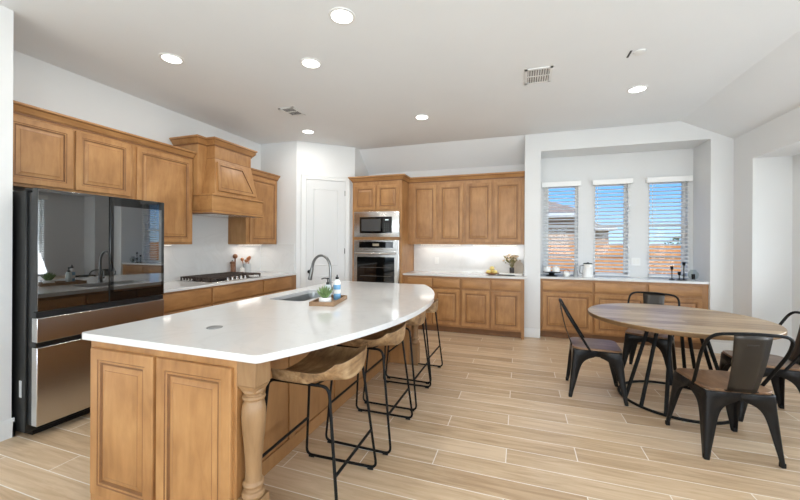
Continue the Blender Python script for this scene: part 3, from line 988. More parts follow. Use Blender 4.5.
# ---- window bay base cabinets
WF = 5.70
for lab, x0, x1, fr_ in (('maple base cabinet under the left bay window, beside the pier', 0.292, 1.002, [(0.325, 0.985)]),
                         ('middle maple base cabinet of the window bay', 1.002, 1.662, [(1.015, 1.645)]),
                         ('maple base cabinet under the right bay window', 1.662, 2.348, [(1.675, 2.275)])):
    base_back(lab, x0, x1, fr_, WF, WY - 0.001, 0.885, 'base cabinets of the window bay')
tag(MB().box((0.291, 5.675, 0.885), (2.349, WY - 0.001, 0.915)).build('countertop', 'quartz', bevel=0.004),
    'white quartz countertop under the three bay windows', 'countertop')

# ------------------------------------------------------------------ island
isl = thing('kitchen_island', 'maple kitchen island with raised end panels and turned corner posts', 'island', (-1.7, 2.65, 0))
IX0, IX1, IY0, IY1 = -2.192, -1.205, 1.27, 4.00
m = MB().box((IX0, IY0 + 0.10, 0.10), (-1.475, IY1 - 0.10, 0.66)).box((IX0, IY0 + 0.10, 0.66), (IX0 + 0.02, IY1 - 0.10, 0.88))
m.box((IX0 + 0.02, IY0 + 0.10, 0.66), (-1.475, 2.44, 0.879)).box((IX0 + 0.02, 3.24, 0.66), (-1.475, IY1 - 0.10, 0.879))
m.build('body', 'maple', isl)
MB().box((IX0 + 0.06, IY0 + 0.09, 0.0), (-1.48, IY1 - 0.09, 0.10)).build('toe_kick', 'toe', isl)
for k_, (ya, yb) in enumerate(((IY0, IY0 + 0.10), (IY1 - 0.10, IY1))):
    MB().box((IX0, ya, 0.0), (IX1, yb, 0.88)).build('end_wall', 'maple', isl, bevel=0.002)
for (a, b) in ((-2.165, -1.705), (-1.682, -1.222)):
    cab_door('end_panel', (a, IY0, 0.06), (1, 0, 0), (0, -1, 0), b - a, 0.775, isl,
             [(0, 0, 0), (0, 0.016, 0), (0.004, 0.020, 0), (0.055, 0.020, 0), (0.060, 0.016, 1), (0.070, 0.016, 0), (0.075, 0.009, 1), (0.084, 0.009, 1), (0.108, 0.016, 0), (0.110, 0.017, 1), (0.114, 0.0172, 0)])
# seating-side panelling
m = MB().box((-1.475, IY0 + 0.10, 0.0), (-1.46, IY1 - 0.10, 0.88))
n_p = 4
for i in range(n_p + 1):
    yy = IY0 + 0.14 + (IY1 - IY0 - 0.28) * i / n_p
    m.box((-1.46, yy - 0.03, 0.0), (-1.448, yy + 0.03, 0.88), 0)
m.box((-1.46, IY0 + 0.10, 0.0), (-1.446, IY1 - 0.10, 0.09))
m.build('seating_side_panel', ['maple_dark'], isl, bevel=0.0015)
# door/drawer fronts facing the cooktop
n_f = 5
for i in range(n_f):
    w_ = (IY1 - IY0 - 0.24) / n_f
    ya = IY0 + 0.12 + i * w_ + 0.012
    cab_door('drawer', (IX0, ya, 0.725), (0, 1, 0), (-1, 0, 0), w_ - 0.024, 0.13, isl, DRAWER, ('maple_y',))
    cab_door('door', (IX0, ya, 0.125), (0, 1, 0), (-1, 0, 0), w_ - 0.024, 0.58, isl)


def post(cx, cy, parent):
    h = 0.050
    m = MB()
    m.box((cx - h, cy - h, 0.755), (cx + h, cy + h, 0.8795))
    # chamfered lower end of the top block
    m.add([(cx - h, cy - h, 0.755), (cx + h, cy - h, 0.755), (cx + h, cy + h, 0.755), (cx - h, cy + h, 0.755),
           (cx - 0.035, cy - 0.035, 0.722), (cx + 0.035, cy - 0.035, 0.722), (cx + 0.035, cy + 0.035, 0.722), (cx - 0.035, cy + 0.035, 0.722)],
          [(0, 4, 5, 1), (1, 5, 6, 2), (2, 6, 7, 3), (3, 7, 4, 0)])
    m.box((cx - h, cy - h, 0.0), (cx + h, cy + h, 0.24))
    prof = [(0.036, 0.13), (0.050, 0.135), (0.054, 0.15), (0.050, 0.165), (0.040, 0.170), (0.038, 0.185), (0.047, 0.190), (0.050, 0.200), (0.046, 0.210),
            (0.040, 0.216), (0.038, 0.23), (0.0375, 0.27), (0.040, 0.33), (0.045, 0.40), (0.052, 0.47), (0.0565, 0.53), (0.056, 0.57), (0.050, 0.605),
            (0.043, 0.618), (0.042, 0.624), (0.052, 0.629), (0.054, 0.638), (0.050, 0.646), (0.042, 0.650), (0.040, 0.656), (0.048, 0.662), (0.049, 0.670), (0.045, 0.68)]
    m.lathe([(r_ * 0.95, 0.24 + (z_ - 0.13) * 0.9) for r_, z_ in prof], (cx, cy, 0), 32)
    return m.build('turned_post', 'post', parent, bevel=0.002, smooth=30)


post(-1.154, 1.321, isl)
post(-1.154, 3.949, isl)
# countertop with the sink opening
TOPX0, TY0, TY1 = -2.222, 1.235, 4.055
Rr = (1.41 ** 2 + 0.37 ** 2) / (2 * 0.37)
cxr = -0.695 - Rr
out = [(TOPX0, TY0), (-1.09 - 0.02, TY0)]
half = math.asin(1.41 / Rr)
for i in range(0, 33):
    a = -half + 2 * half * i / 32
    out.append((cxr + Rr * math.cos(a), 2.645 + Rr * math.sin(a)))
out += [(-1.11, TY1), (TOPX0, TY1)]
# round the corners slightly
SK = (-2.06, 2.50, -1.70, 3.18)
import bmesh


def slab_with_hole(outer, hole, z0, z1):
    bm = bmesh.new()
    ov_ = [bm.verts.new((x, y, z1)) for x, y in outer]; hv = [bm.verts.new((x, y, z1)) for x, y in hole]
    es = [bm.edges.new((ov_[i], ov_[(i + 1) % len(ov_)])) for i in range(len(ov_))]
    es += [bm.edges.new((hv[i], hv[(i + 1) % len(hv)])) for i in range(len(hv))]
    bmesh.ops.triangle_fill(bm, edges=es, use_beauty=True, use_dissolve=False, normal=(0, 0, 1))
    top = list(bm.faces)
    for f in top:
        f.normal_update()
        if f.normal.z < 0: f.normal_flip()
    r = bmesh.ops.extrude_face_region(bm, geom=top)
    vs_ = [g for g in r['geom'] if isinstance(g, bmesh.types.BMVert)]
    # the extruded copy goes down to become the underside
    bmesh.ops.translate(bm, verts=vs_, vec=(0, 0, z0 - z1))
    bmesh.ops.recalc_face_normals(bm, faces=list(bm.faces))
    me = bpy.data.meshes.new('countertop'); bm.to_mesh(me); bm.free()
    return me


def rrect(x0, y0, x1, y1, r, n=6):
    p = []
    for (cx, cy, a0) in ((x1 - r, y0 + r, -PI / 2), (x1 - r, y1 - r, 0), (x0 + r, y1 - r, PI / 2), (x0 + r, y0 + r, PI)):
        for i in range(n + 1):
            a = a0 + (PI / 2) * i / n
            p.append((cx + r * math.cos(a), cy + r * math.sin(a)))
    return p


def round_poly(pts, idx, r, n=6):
    o = []
    N = len(pts)
    for i, p in enumerate(pts):
        if i in idx:
            a, b, c = Vector(pts[i - 1]), Vector(p), Vector(pts[(i + 1) % N])
            p0 = b + (a - b).normalized() * r; p1 = b + (c - b).normalized() * r
            for k in range(n + 1):
                t = k / n; q = p0 * (1 - t) ** 2 + b * 2 * t * (1 - t) + p1 * t * t
                o.append((q.x, q.y))
        else: o.append(p)
    return o


out = [out[0]] + out[2:-2] + [out[-1]]
out = round_poly(out, {0, 1, len(out) - 2, len(out) - 1}, 0.025)
hole = rrect(*SK, 0.055)[::-1]
me = slab_with_hole(out, hole, 0.880, 0.915)
me.materials.append(MAT['quartz'])
for p in me.polygons: p.use_smooth = True
me.set_sharp_from_angle(angle=math.radians(30))
ct = bpy.data.objects.new('countertop', me); COL.objects.link(ct)
bv = ct.modifiers.new('bevel', 'BEVEL'); bv.width = 0.006; bv.segments = 3; bv.limit_method = 'ANGLE'; bv.angle_limit = math.radians(50)
tag(ct, 'white quartz island countertop with a bowed seating edge', 'countertop')

# sink bowl
sk = thing('kitchen_sink', 'undermount stainless sink set in the island countertop', 'sink', ((SK[0] + SK[2]) / 2, (SK[1] + SK[3]) / 2, 0.68))
m = MB()
outer = rrect(SK[0] - 0.004, SK[1] - 0.004, SK[2] + 0.004, SK[3] + 0.004, 0.058)
inner = rrect(SK[0] + 0.012, SK[1] + 0.012, SK[2] - 0.012, SK[3] - 0.012, 0.05)
n = len(outer)
vs = [(x, y, 0.8795) for x, y in outer] + [(x, y, 0.70) for x, y in inner] + [(x, y, 0.695) for x, y in inner] + [(x - 0.0 + (0.006 if x > -1.88 else -0.006), y + (0.006 if y > 2.84 else -0.006), 0.8795) for x, y in outer]
fs = [(i, n + i, n + (i + 1) % n, (i + 1) % n) for i in range(n)] + [tuple(range(n, 2 * n))]
fs += [(2 * n + i, 3 * n + i, 3 * n + (i + 1) % n, 2 * n + (i + 1) % n) for i in range(n)] + [tuple(range(2 * n, 3 * n))[::-1]] + [(3 * n + i, i, (i + 1) % n, 3 * n + (i + 1) % n) for i in range(n)]
m.add(vs, fs); m.build('bowl', 'sink', sk, smooth=50)
MB().lathe([(0.045, 0), (0.045, 0.003), (0.03, 0.001), (0.0, 0.001)], (-1.88, 2.84, 0.7005), 20, cap=False).build('drain', 'steel_dark', sk)

# faucet
FXc, FYc = -1.64, 2.85
fc = thing('kitchen_faucet', 'gooseneck pull-down kitchen faucet in brushed nickel behind the sink', 'faucet', (FXc, FYc, 0.915))
MB().lathe([(0.028, 0), (0.028, 0.008), (0.022, 0.012), (0.020, 0.07), (0.014, 0.078)], (FXc, FYc, 0.9152), 20).build('base', 'steel_dark', fc)
pts = [(FXc, FYc, 0.98), (FXc, FYc, 1.16)]
for i in range(1, 17):
    a = PI * i / 16 * 0.94
    pts.append((FXc - 0.095 + 0.095 * math.cos(a), FYc, 1.16 + 0.125 * math.sin(a)))
pe = Vector(pts[-1]); dr = (pe - Vector(pts[-2])).normalized()
pts.append(tuple(pe + dr * 0.02))
MB().tube(pts, 0.0125, 12).build('gooseneck', 'steel_dark', fc)
s0 = pe + dr * 0.015
MB().tube([s0, s0 + dr * 0.02, s0 + dr * 0.075, s0 + dr * 0.105, s0 + dr * 0.115], [0.014, 0.017, 0.0175, 0.021, 0.019], 14).build('spray_head', 'steel_dark', fc)
m = MB().tube([(FXc, FYc, 0.965), (FXc, FYc + 0.04, 0.97)], 0.011, 10).tube([(FXc, FYc + 0.035, 0.97), (FXc + 0.01, FYc + 0.045, 1.0), (FXc + 0.02, FYc + 0.055, 1.05)], [0.008, 0.006, 0.005], 8)
m.build('lever', 'steel_dark', fc)
s1 = s0 + dr * 0.10

# pop-up outlet
po = MB().lathe([(0.042, 0), (0.042, 0.003), (0.038, 0.004), (0.0, 0.0042)], (-1.645, 1.565, 0.9152), 32, cap=False)
tag(po.build('pop_up_outlet', plain('outlet_grey', (132, 134, 134), 0.45)), 'round grey pop-up outlet cap flush in the island countertop', 'outlet')

# ---- tray and what stands on it
TC = (-1.478, 2.555); TR = math.radians(12)
tr = thing('serving_tray', 'rectangular brown wooden tray beside the sink', 'tray', (TC[0], TC[1], 0.9155), TR)
m = MB().box((-0.098, -0.195, 0), (0.098, 0.195, 0.008))
m.build('tray_base', 'tray', tr, world=False)
m = MB().box((-0.098, -0.195, 0.008), (-0.086, 0.195, 0.032)).box((0.086, -0.195, 0.008), (0.098, 0.195, 0.032)).box((-0.086, -0.195, 0.008), (0.086, -0.183, 0.032)).box((-0.086, 0.183, 0.008), (0.086, 0.195, 0.032))
m.build('tray_rim', 'tray', tr, world=False, bevel=0.002)


def on_tray(u, v):
    c, s = math.cos(TR), math.sin(TR)
    return (TC[0] + u * c - v * s, TC[1] + u * s + v * c)


px, py = on_tray(0.0, -0.105)
pl = thing('potted_succulent', 'small spiky green succulent in a white ceramic pot on the tray', 'plant', (px, py, 0.924))
m = MB().lathe([(0.036, 0), (0.046, 0.006), (0.050, 0.025), (0.047, 0.048), (0.043, 0.048), (0.042, 0.038), (0.0, 0.038)], (px, py, 0.924), 24, cap=False)
m.add([(px + 0.036 * math.cos(2 * PI * i / 24), py + 0.036 * math.sin(2 * PI * i / 24), 0.924) for i in range(24)], [tuple(range(24))[::-1]])
m.build('pot', 'white_ceramic', pl)
m = MB()
for i in range(26):
    a = i * 2.399; t_ = i / 26
    el = math.radians(84 - 52 * t_)
    L_ = 0.078 + 0.012 * random.random()
    d_ = Vector((math.cos(a) * math.cos(el), math.sin(a) * math.cos(el), math.sin(el)))
    b_ = Vector((px, py, 0.962)) + d_ * 0.006
    m.tube([b_, b_ + d_ * L_ * 0.45 + Vector((0, 0, 0.002)), b_ + d_ * L_ * 0.8 + Vector((0, 0, 0.008)), b_ + d_ * L_ + Vector((0, 0, 0.014))], [0.006, 0.0085, 0.005, 0.0006], 6)
m.build('leaves', 'green', pl)

px, py = on_tray(0.035, 0.10)
bt = thing('dish_soap_bottle', 'white and blue squeeze bottle with black cap at the far end of the tray', 'bottle', (px, py, 0.924))
m = MB().lathe([(0.028, 0), (0.030, 0.004), (0.030, 0.050)], (px, py, 0.924), 20, mi=1, cap=True)
m.lathe([(0.0302, 0.0505), (0.0302, 0.085)], (px, py, 0.924), 20, mi=0, cap=True).lathe([(0.030, 0.0855), (0.030, 0.125)], (px, py, 0.924), 20, mi=1, cap=True)
m.lathe([(0.030, 0.1255), (0.029, 0.145), (0.016, 0.165), (0.012, 0.170)], (px, py, 0.924), 20, mi=0)
m.build('bottle_body', ['white_plastic', 'blue_plastic'], bt)
MB().lathe([(0.014, 0.17), (0.014, 0.188), (0.006, 0.192), (0.006, 0.205), (0.003, 0.208)], (px, py, 0.924), 14).build('cap', 'black_plastic', bt)
px, py = on_tray(-0.032, 0.055)
bt = thing('soap_dispenser', 'clear pale soap dispenser with long black pump behind the succulent', 'dispenser', (px, py, 0.924))
MB().lathe([(0.027, 0), (0.028, 0.004), (0.028, 0.115), (0.022, 0.127), (0.012, 0.130)], (px, py, 0.924), 20).build('bottle_body', plain('pale_soap', (196, 205, 205), 0.15), bt)
m = MB().lathe([(0.014, 0.130), (0.014, 0.148), (0.006, 0.150), (0.006, 0.172), (0.010, 0.174), (0.010, 0.185), (0.002, 0.187)], (px, py, 0.924), 14)
m.tube([(px, py, 1.104), (px - 0.03, py - 0.01, 1.106), (px - 0.050, py - 0.016, 1.098)], 0.005, 8)
m.build('pump', 'black_plastic', bt)

# ------------------------------------------------------------------ bar stools


def make_stool():
    t = thing('bar_stool', '', 'stool', (0, 0, 0), group='bar stools along the island')
    # wooden scooped seat: grid in u (across, Y) and v (front -1 .. back +1)
    NU, NV = 22, 16
    ax, ay = 0.195, 0.235

    def surf(u, v, dz):
        # squircle plan
        k = 1 - 0.13 * (abs(u) ** 3) * (abs(v) ** 2)
        x = ax * v * (1 - (0.16 if v > 0 else 0.06) * abs(u) ** 2.4)
        y = ay * u * (1 - (0.13 if v > 0 else 0.06) * abs(v) ** 3)
        back = max(0.0, (v - 0.25) / 0.75)
        z = 0.693 + ((0.056 * abs(u) ** 2.6) ** 2.5 + (0.096 * back ** 1.6) ** 2.5) ** 0.4 - 0.012 * max(0, -v - 0.6)
        x += 0.022 * back
        if dz:
            # underside, pulled in and down
            z = 0.672 + 0.014 * abs(u) ** 2.2 + 0.060 * back * abs(u) ** 3 + 0.004 * back
            x += 0.004 * back
            x *= 0.97; y *= 0.975
        return (x + 0.012, y, z)
    vs = []; fs = []
    for s in (0, 1):
        for i in range(NU + 1):
            for j in range(NV + 1):
                vs.append(surf(-1 + 2 * i / NU, -1 + 2 * j / NV, s))
    W = NV + 1; S = (NU + 1) * W
    for i in range(NU):
        for j in range(NV):
            a = i * W + j
            fs.append((a, a + W, a + W + 1, a + 1)[::1])
            fs.append((S + a, S + a + 1, S + a + W + 1, S + a + W))
    rim = [i * W for i in range(NU + 1)] + [NU * W + j for j in range(1, NV + 1)] + [i * W + NV for i in range(NU - 1, -1, -1)] + [j for j in range(NV - 1, 0, -1)]
    for k in range(len(rim)):
        a, b = rim[k], rim[(k + 1) % len(rim)]
        fs.append((a, S + a, S + b, b))
    seat = MB().add(vs, fs).build('seat', 'stool_wood', t, world=False, smooth=60)
    bm = bmesh.new(); bm.from_mesh(seat.data); bmesh.ops.recalc_face_normals(bm, faces=list(bm.faces)); bm.to_mesh(seat.data); bm.free()
    seat.modifiers.new('bevel', 'BEVEL').width = 0.008
    seat.modifiers['bevel'].segments = 3; seat.modifiers['bevel'].limit_method = 'ANGLE'; seat.modifiers['bevel'].angle_limit = math.radians(50)
    rr = 0.0082
    for s in (-1, 1):
        # one bent rod per side: floor runner, front upright, seat rail, back upright
        loop = [(-0.245, s * 0.245, rr + 0.008), (0.245, s * 0.250, rr + 0.008), (0.165, s * 0.205, 0.680), (-0.195, s * 0.205, 0.678)]
        pts = fillet([Vector(p) for p in loop], 0.045, 6, closed=True)
        MB().tube(pts, rr, 8, closed=True).build('leg_frame', 'black_metal', t, world=False)
        for x in (-0.21, 0.205):
            MB().tube([(x - 0.018, s * 0.247, 0.007), (x + 0.018, s * 0.247, 0.007)], 0.007, 8).build('foot_glide', 'rubber', t, world=False)
    MB().tube([(-0.2250, -0.229, 0.265), (-0.2250, 0.229, 0.265)], rr, 8).build('footrest', 'black_metal', t, world=False)
    MB().tube([(0.214, -0.2330, 0.255), (0.214, 0.2330, 0.255)], rr, 8).build('back_stretcher', 'black_metal', t, world=False)
    m = MB()
    for x in (-0.10, 0.08):
        m.tube([(x, -0.205, 0.676), (x, -0.1, 0.666), (x, 0.1, 0.666), (x, 0.205, 0.676)], 0.0055, 8)
    m.build('seat_support', 'black_metal', t, world=False)
    return t


stool = make_stool()
SL = [(-1.070, 1.76, 0.02, 'black-legged stool with scooped wood seat, nearest the camera beside the turned post'),
      (-1.042, 2.43, 0.0, 'black-legged stool with scooped wood seat, second from the near turned post'),
      (-1.050, 3.07, 0.0, 'black-legged stool with scooped wood seat, third from the near turned post'),
      (-1.066, 3.67, -0.02, 'black-legged stool with scooped wood seat, farthest, closest to the oven wall')]
for i, (x, y, r, lab) in enumerate(SL):
    o = stool if i == 0 else copy_tree(stool)
    o.location = (x, y, 0); o.rotation_euler = (0, 0, r); o['label'] = lab

# ------------------------------------------------------------------ dining table
TBC = (1.315, 3.795); TBR = 0.685
tb = thing('dining_table', 'round wood plank dining table on black rod legs and floor ring', 'table', (TBC[0], TBC[1], 0))
m = MB().lathe([(TBR - 0.035, 0.722), (TBR - 0.004, 0.724), (TBR, 0.730), (TBR, 0.756)], (0, 0, 0), 96, mi=1, cap=False)
m.lathe([(TBR, 0.756), (TBR - 0.004, 0.760), (0.0, 0.760)], (0, 0, 0), 96, cap=False)
m.add([((TBR - 0.035) * math.cos(2 * PI * i / 96), (TBR - 0.035) * math.sin(2 * PI * i / 96), 0.722) for i in range(96)], [tuple(range(96))[::-1]])
m.build('tabletop', ['table_top', 'table_edge'], tb, world=False, smooth=40)
ring = [(0.42 * math.cos(2 * PI * i / 64), 0.42 * math.sin(2 * PI * i / 64), 0.012) for i in range(64)]
MB().tube(ring, 0.012, 8, closed=True).build('base_ring', 'black_metal', tb, world=False)
for ang in (4, 20, 45, 58, 195, 219, 244):
    a = math.radians(ang); c, s = math.cos(a), math.sin(a)
    MB().tube([(0.42 * c, 0.42 * s, 0.014), (0.205 * c, 0.205 * s, 0.711)], 0.0155, 10).build('leg', 'black_metal', tb, world=False)
m = MB().lathe([(0.24, 0.711), (0.24, 0.7218), (0.17, 0.7218), (0.17, 0.711)], (0, 0, 0), 48, cap=False)
m.build('top_plate', 'black_metal', tb, world=False)


# ------------------------------------------------------------------ metal chairs
def make_chair():
    t = thing('dining_chair', '', 'chair', (0, 0, 0), group='metal chairs around the dining table')
    SZ = 0.452; hw = 0.194   # local: +X is forward
    # seat board
    def sq(hx, hy, r, n=6):
        return rrect(-hx, -hy, hx, hy, r, n)
    m = MB().prism(sq(hw + 0.005, hw + 0.005, 0.062), SZ - 0.012, SZ + 0.006)
    m.build('seat', 'seat_wood', t, world=False, bevel=0.004)
    # steel apron with arched cut-outs: four sides
    NA = 20
    top = SZ - 0.013
    hh = hw - 0.002

    def side(p0, p1, q0, q1, mm):
        """p: seat corners, q: foot corners (xy at floor)"""
        for i in range(NA):
            vs_ = []
            for k in (i, i + 1):
                u = k / NA
                a = Vector((*p0, top)).lerp(Vector((*p1, top)), u)
                # arch depth as a function of u
                d = abs(2 * u - 1)
                depth = 0.052
                # follow the splayed leg plane
                fr = depth / top
                b0 = Vector((*p0, top)).lerp(Vector((*q0, 0)), fr); b1 = Vector((*p1, top)).lerp(Vector((*q1, 0)), fr)
                b = b0.lerp(b1, u)
                vs_ += [a, b]
            mm.add(vs_, [(0, 1, 3, 2)])
    C_ = [(-hh, -hh), (hh, -hh), (hh, hh), (-hh, hh)]
    fo = 0.232
    F_ = [(-fo, -fo + 0.012), (fo, -fo), (fo, fo), (-fo, fo - 0.012)]
    m = MB()
    for k in range(4):
        side(C_[k], C_[(k + 1) % 4], F_[k], F_[(k + 1) % 4], m)
    ap = m.build('apron', 'chair_metal', t, world=False, smooth=50)
    so = ap.modifiers.new('solid', 'SOLIDIFY'); so.thickness = 0.004; so.offset = -1
    # folded legs: V section, wide at top tapering to the foot
    for k in range(4):
        c = Vector((*C_[k], top)); f_ = Vector((*F_[k], 0.0))
        e1 = Vector((-math.copysign(1, c.x), 0, 0)); e2 = Vector((0, -math.copysign(1, c.y), 0))
        m = MB(); vs_ = []
        N_ = 30
        for i in range(N_ + 1):
            s = i / N_
            z = top * (1 - s)
            p = c.lerp(f_, s)
            if s > 0.80:  # straighter ankle
                p = c.lerp(f_, 0.80).lerp(f_, (s - 0.80) / 0.20)
            w = 0.018 + 0.070 * (1 - s) ** 0.8 + 0.115 * math.exp(-max(0, s - 0.115) / 0.07) + 0.006 * max(0, (s - 0.85) / 0.15)
            w = min(w, 0.187)
            a = p + e1 * w; b = p + e2 * w
            # rounded corner
            q1 = min(w * 0.25, 0.012)
            vs_ += [a, p + e1 * q1, p + (e1 + e2) * q1 * 0.3, p + e2 * q1, b]
        fs_ = []
        for i in range(N_):
            for j in range(4):
                q_ = i * 5 + j
                fs_.append((q_, q_ + 5, q_ + 6, q_ + 1))
        lg = m.add(vs_, fs_).build('leg', 'chair_metal', t, world=False, smooth=50)
        so = lg.modifiers.new('solid', 'SOLIDIFY'); so.thickness = 0.005; so.offset = 0
        m = MB().box((f_.x + (e1.x * 0.024 if e1.x < 0 else -0.002), f_.y + (e2.y * 0.024 if e2.y < 0 else -0.002), 0.0),
                     (f_.x + (e1.x * 0.024 if e1.x > 0 else 0.002), f_.y + (e2.y * 0.024 if e2.y > 0 else 0.002), 0.03))
        m.build('foot_cap', 'rubber', lg, world=False, bevel=0.003)
    # back loop
    loop = [(-0.055, -0.197, 0.43), (-0.085, -0.204, 0.48), (-0.225, -0.240, 0.715), (-0.288, -0.222, 0.835), (-0.305, 0.0, 0.85),
            (-0.288, 0.222, 0.835), (-0.225, 0.240, 0.715), (-0.085, 0.204, 0.48), (-0.055, 0.197, 0.43)]
    pts = fillet([Vector(p) for p in loop], 0.09, 6)
    MB().tube(pts, 0.0105, 10).build('back_frame', 'black_metal', t, world=False)
    # central splat
    m = MB(); vs_ = []
    NS = 10
    for i in range(NS + 1):
        s = i / NS
        z = 0.448 + (0.846 - 0.448) * s
        x = -0.200 - 0.100 * s - 0.012 * math.sin(PI * s)
        w = 0.082 + 0.022 * s
        vs_ += [(x, -w, z), (x - 0.006, -w * 0.45, z), (x - 0.006, w * 0.45, z), (x, w, z)]
    fs_ = [(i * 4 + j, i * 4 + j + 1, i * 4 + j + 5, i * 4 + j + 4) for i in range(NS) for j in range(3)]
    sp = m.add(vs_, fs_).build('back_splat', 'gun_metal', t, world=False, smooth=50)
    so = sp.modifiers.new('solid', 'SOLIDIFY'); so.thickness = 0.003; so.offset = 0
    m = MB().tube([(-0.296, -0.032, 0.775), (-0.296, 0.032, 0.775)], 0.0045, 8)
    m.build('splat_emboss', 'gun_metal', sp, world=False)
    # two stays beneath the splat
    m = MB()
    for s in (-1, 1):
        m.tube([(-0.196, s * 0.055, 0.447), (-0.196, s * 0.095, 0.452)], 0.006, 8)
    m.build('splat_clip', 'black_metal', t, world=False)
    return t


chair = make_chair()
CL = [(0.675, 3.775, math.radians(-3), 'dark metal chair with greyish wood seat at the left of the round table'),
      (1.340, 3.08, math.radians(97), 'dark metal chair with brown wood seat in front of the table, back to camera'),
      (1.90, 3.74, math.radians(176), 'dark metal chair at the right end of the table, partly cut off by the frame'),
      (1.335, 4.50, math.radians(246), 'dark metal chair behind the table, backed by the window bay cabinets')]
for i, (x, y, r, lab) in enumerate(CL):
    o = chair if i == 0 else copy_tree(chair)
    o.location = (x, y, 0); o.rotation_euler = (0, 0, r); o['label'] = lab

# ------------------------------------------------------------------ ceiling fixtures
LIGHTS = [(-1.233, 2.29, 'recessed ceiling light at the top centre, above the near end of the island'),
          (-2.97, 2.34, 'leftmost recessed ceiling light, above the refrigerator aisle'),
          (-1.823, 2.80, 'recessed ceiling light above the sink, directly left-below the top centre one'),
          (-2.98, 4.51, 'recessed ceiling light nearest the pantry door'),
          (-1.219, 4.448, 'recessed ceiling light nearest the oven tower and back wall cabinets'),
          (1.17, 4.35, 'recessed ceiling light above the dining table, nearest the sloping ceiling')]
for (x, y, lab) in LIGHTS:
    t = thing('recessed_light', lab, 'ceiling light', (x, y, CZ), group='recessed ceiling lights')
    MB().lathe([(0.098, 0.0), (0.096, -0.006), (0.078, -0.008), (0.076, -0.003)], (x, y, CZ), 32, cap=False).build('trim_ring', 'trim', t)
    MB().lathe([(0.076, -0.0015), (0.076, -0.004), (0.0, -0.004)], (x, y, CZ), 32, cap=False).build('lens', 'lamp', t)
    d = bpy.data.lights.new('lamp_light', 'AREA'); d.shape = 'DISK'; d.size = 0.15; d.energy = 4.5; d.color = (1.0, 0.96, 0.9)
    lo = bpy.data.objects.new('lamp_light', d); COL.objects.link(lo); lo.location = (x, y, CZ - 0.012)


def vent(x0, y0, x1, y1, lab, split_along_x=True):
    t = thing('ceiling_vent', lab, 'vent', ((x0 + x1) / 2, (y0 + y1) / 2, CZ), group='ceiling air vents')
    f = 0.025; z = CZ
    m = MB().box((x0, y0, z - 0.008), (x1, y0 + f, z)).box((x0, y1 - f, z - 0.008), (x1, y1, z)).box((x0, y0, z - 0.008), (x0 + f, y1, z)).box((x1 - f, y0, z - 0.008), (x1, y1, z))
    ym = (y0 + y1) / 2
    m.box((x0, ym - 0.008, z - 0.007), (x1, ym + 0.008, z))
    m.build('frame', 'trim', t)
    MB().box((x0 + f, y0 + f, z - 0.002), (x1 - f, y1 - f, z - 0.0005)).build('backing', 'vent_dark', t)
    m = MB(); n = 9
    for i in range(n):
        xx = x0 + f + (x1 - x0 - 2 * f) * (i + 0.5) / n
        m.extrude([(xx - 0.008, y0 + f, z - 0.002), (xx + 0.004, y0 + f, z - 0.008), (xx + 0.006, y0 + f, z - 0.007), (xx - 0.006, y0 + f, z - 0.001)], (0, y1 - y0 - 2 * f, 0))
    m.build('louvres', 'trim', t, smooth=0)


vent(0.036, 3.54, 0.285, 3.865, 'square white ceiling vent in front of the white pier')
vent(-2.82, 3.62, -2.61, 3.89, 'small white ceiling vent above the hood aisle')
t = thing('ceiling_sensor', 'small round white ceiling sensor with a dark slot', 'sensor', (0.95, 3.52, CZ))
MB().lathe([(0.05, 0), (0.048, -0.010), (0.03, -0.014), (0, -0.014)], (0.965, 3.52, CZ), 24, cap=False).build('cover', 'trim', t)
MB().box((0.880, 3.47, CZ - 0.003), (0.896, 3.59, CZ - 0.0005)).build('slot', 'black_plastic', t)


# ------------------------------------------------------------------ under-cabinet lights
def undercab(loc, sx, sy, watts, lab):
    t = thing('under_cabinet_light', lab, 'light', loc, group='under-cabinet light bars')
    MB().box((loc[0] - sx / 2, loc[1] - sy / 2, loc[2] - 0.012), (loc[0] + sx / 2, loc[1] + sy / 2, loc[2])).build('housing', 'white_plastic', t)
    MB().box((loc[0] - sx / 2 + 0.004, loc[1] - sy / 2 + 0.004, loc[2] - 0.014), (loc[0] + sx / 2 - 0.004, loc[1] + sy / 2 - 0.004, loc[2] - 0.012)).build('diffuser', 'led', t)
    d = bpy.data.lights.new('bar_light', 'AREA'); d.shape = 'RECTANGLE'; d.size = sx; d.size_y = sy; d.energy = watts; d.color = (1, 0.93, 0.84)
    lo = bpy.data.objects.new('bar_light', d); COL.objects.link(lo); lo.location = (loc[0], loc[1], loc[2] - 0.018)


undercab((-1.30, 5.98, 1.389), 0.7, 0.03, 0.6, 'thin light bar under the wall cabinet next to the oven tower')
undercab((-0.40, 5.98, 1.389), 0.7, 0.03, 0.6, 'thin light bar under the wall cabinet above the flowers')
undercab((-4.02, 4.5, 1.374), 0.03, 0.5, 0.5, 'thin light bar under the cabinet right of the hood')
undercab((-4.02, 2.92, 1.374), 0.03, 0.5, 0.4, 'thin light bar under the tall cabinet left of the hood')

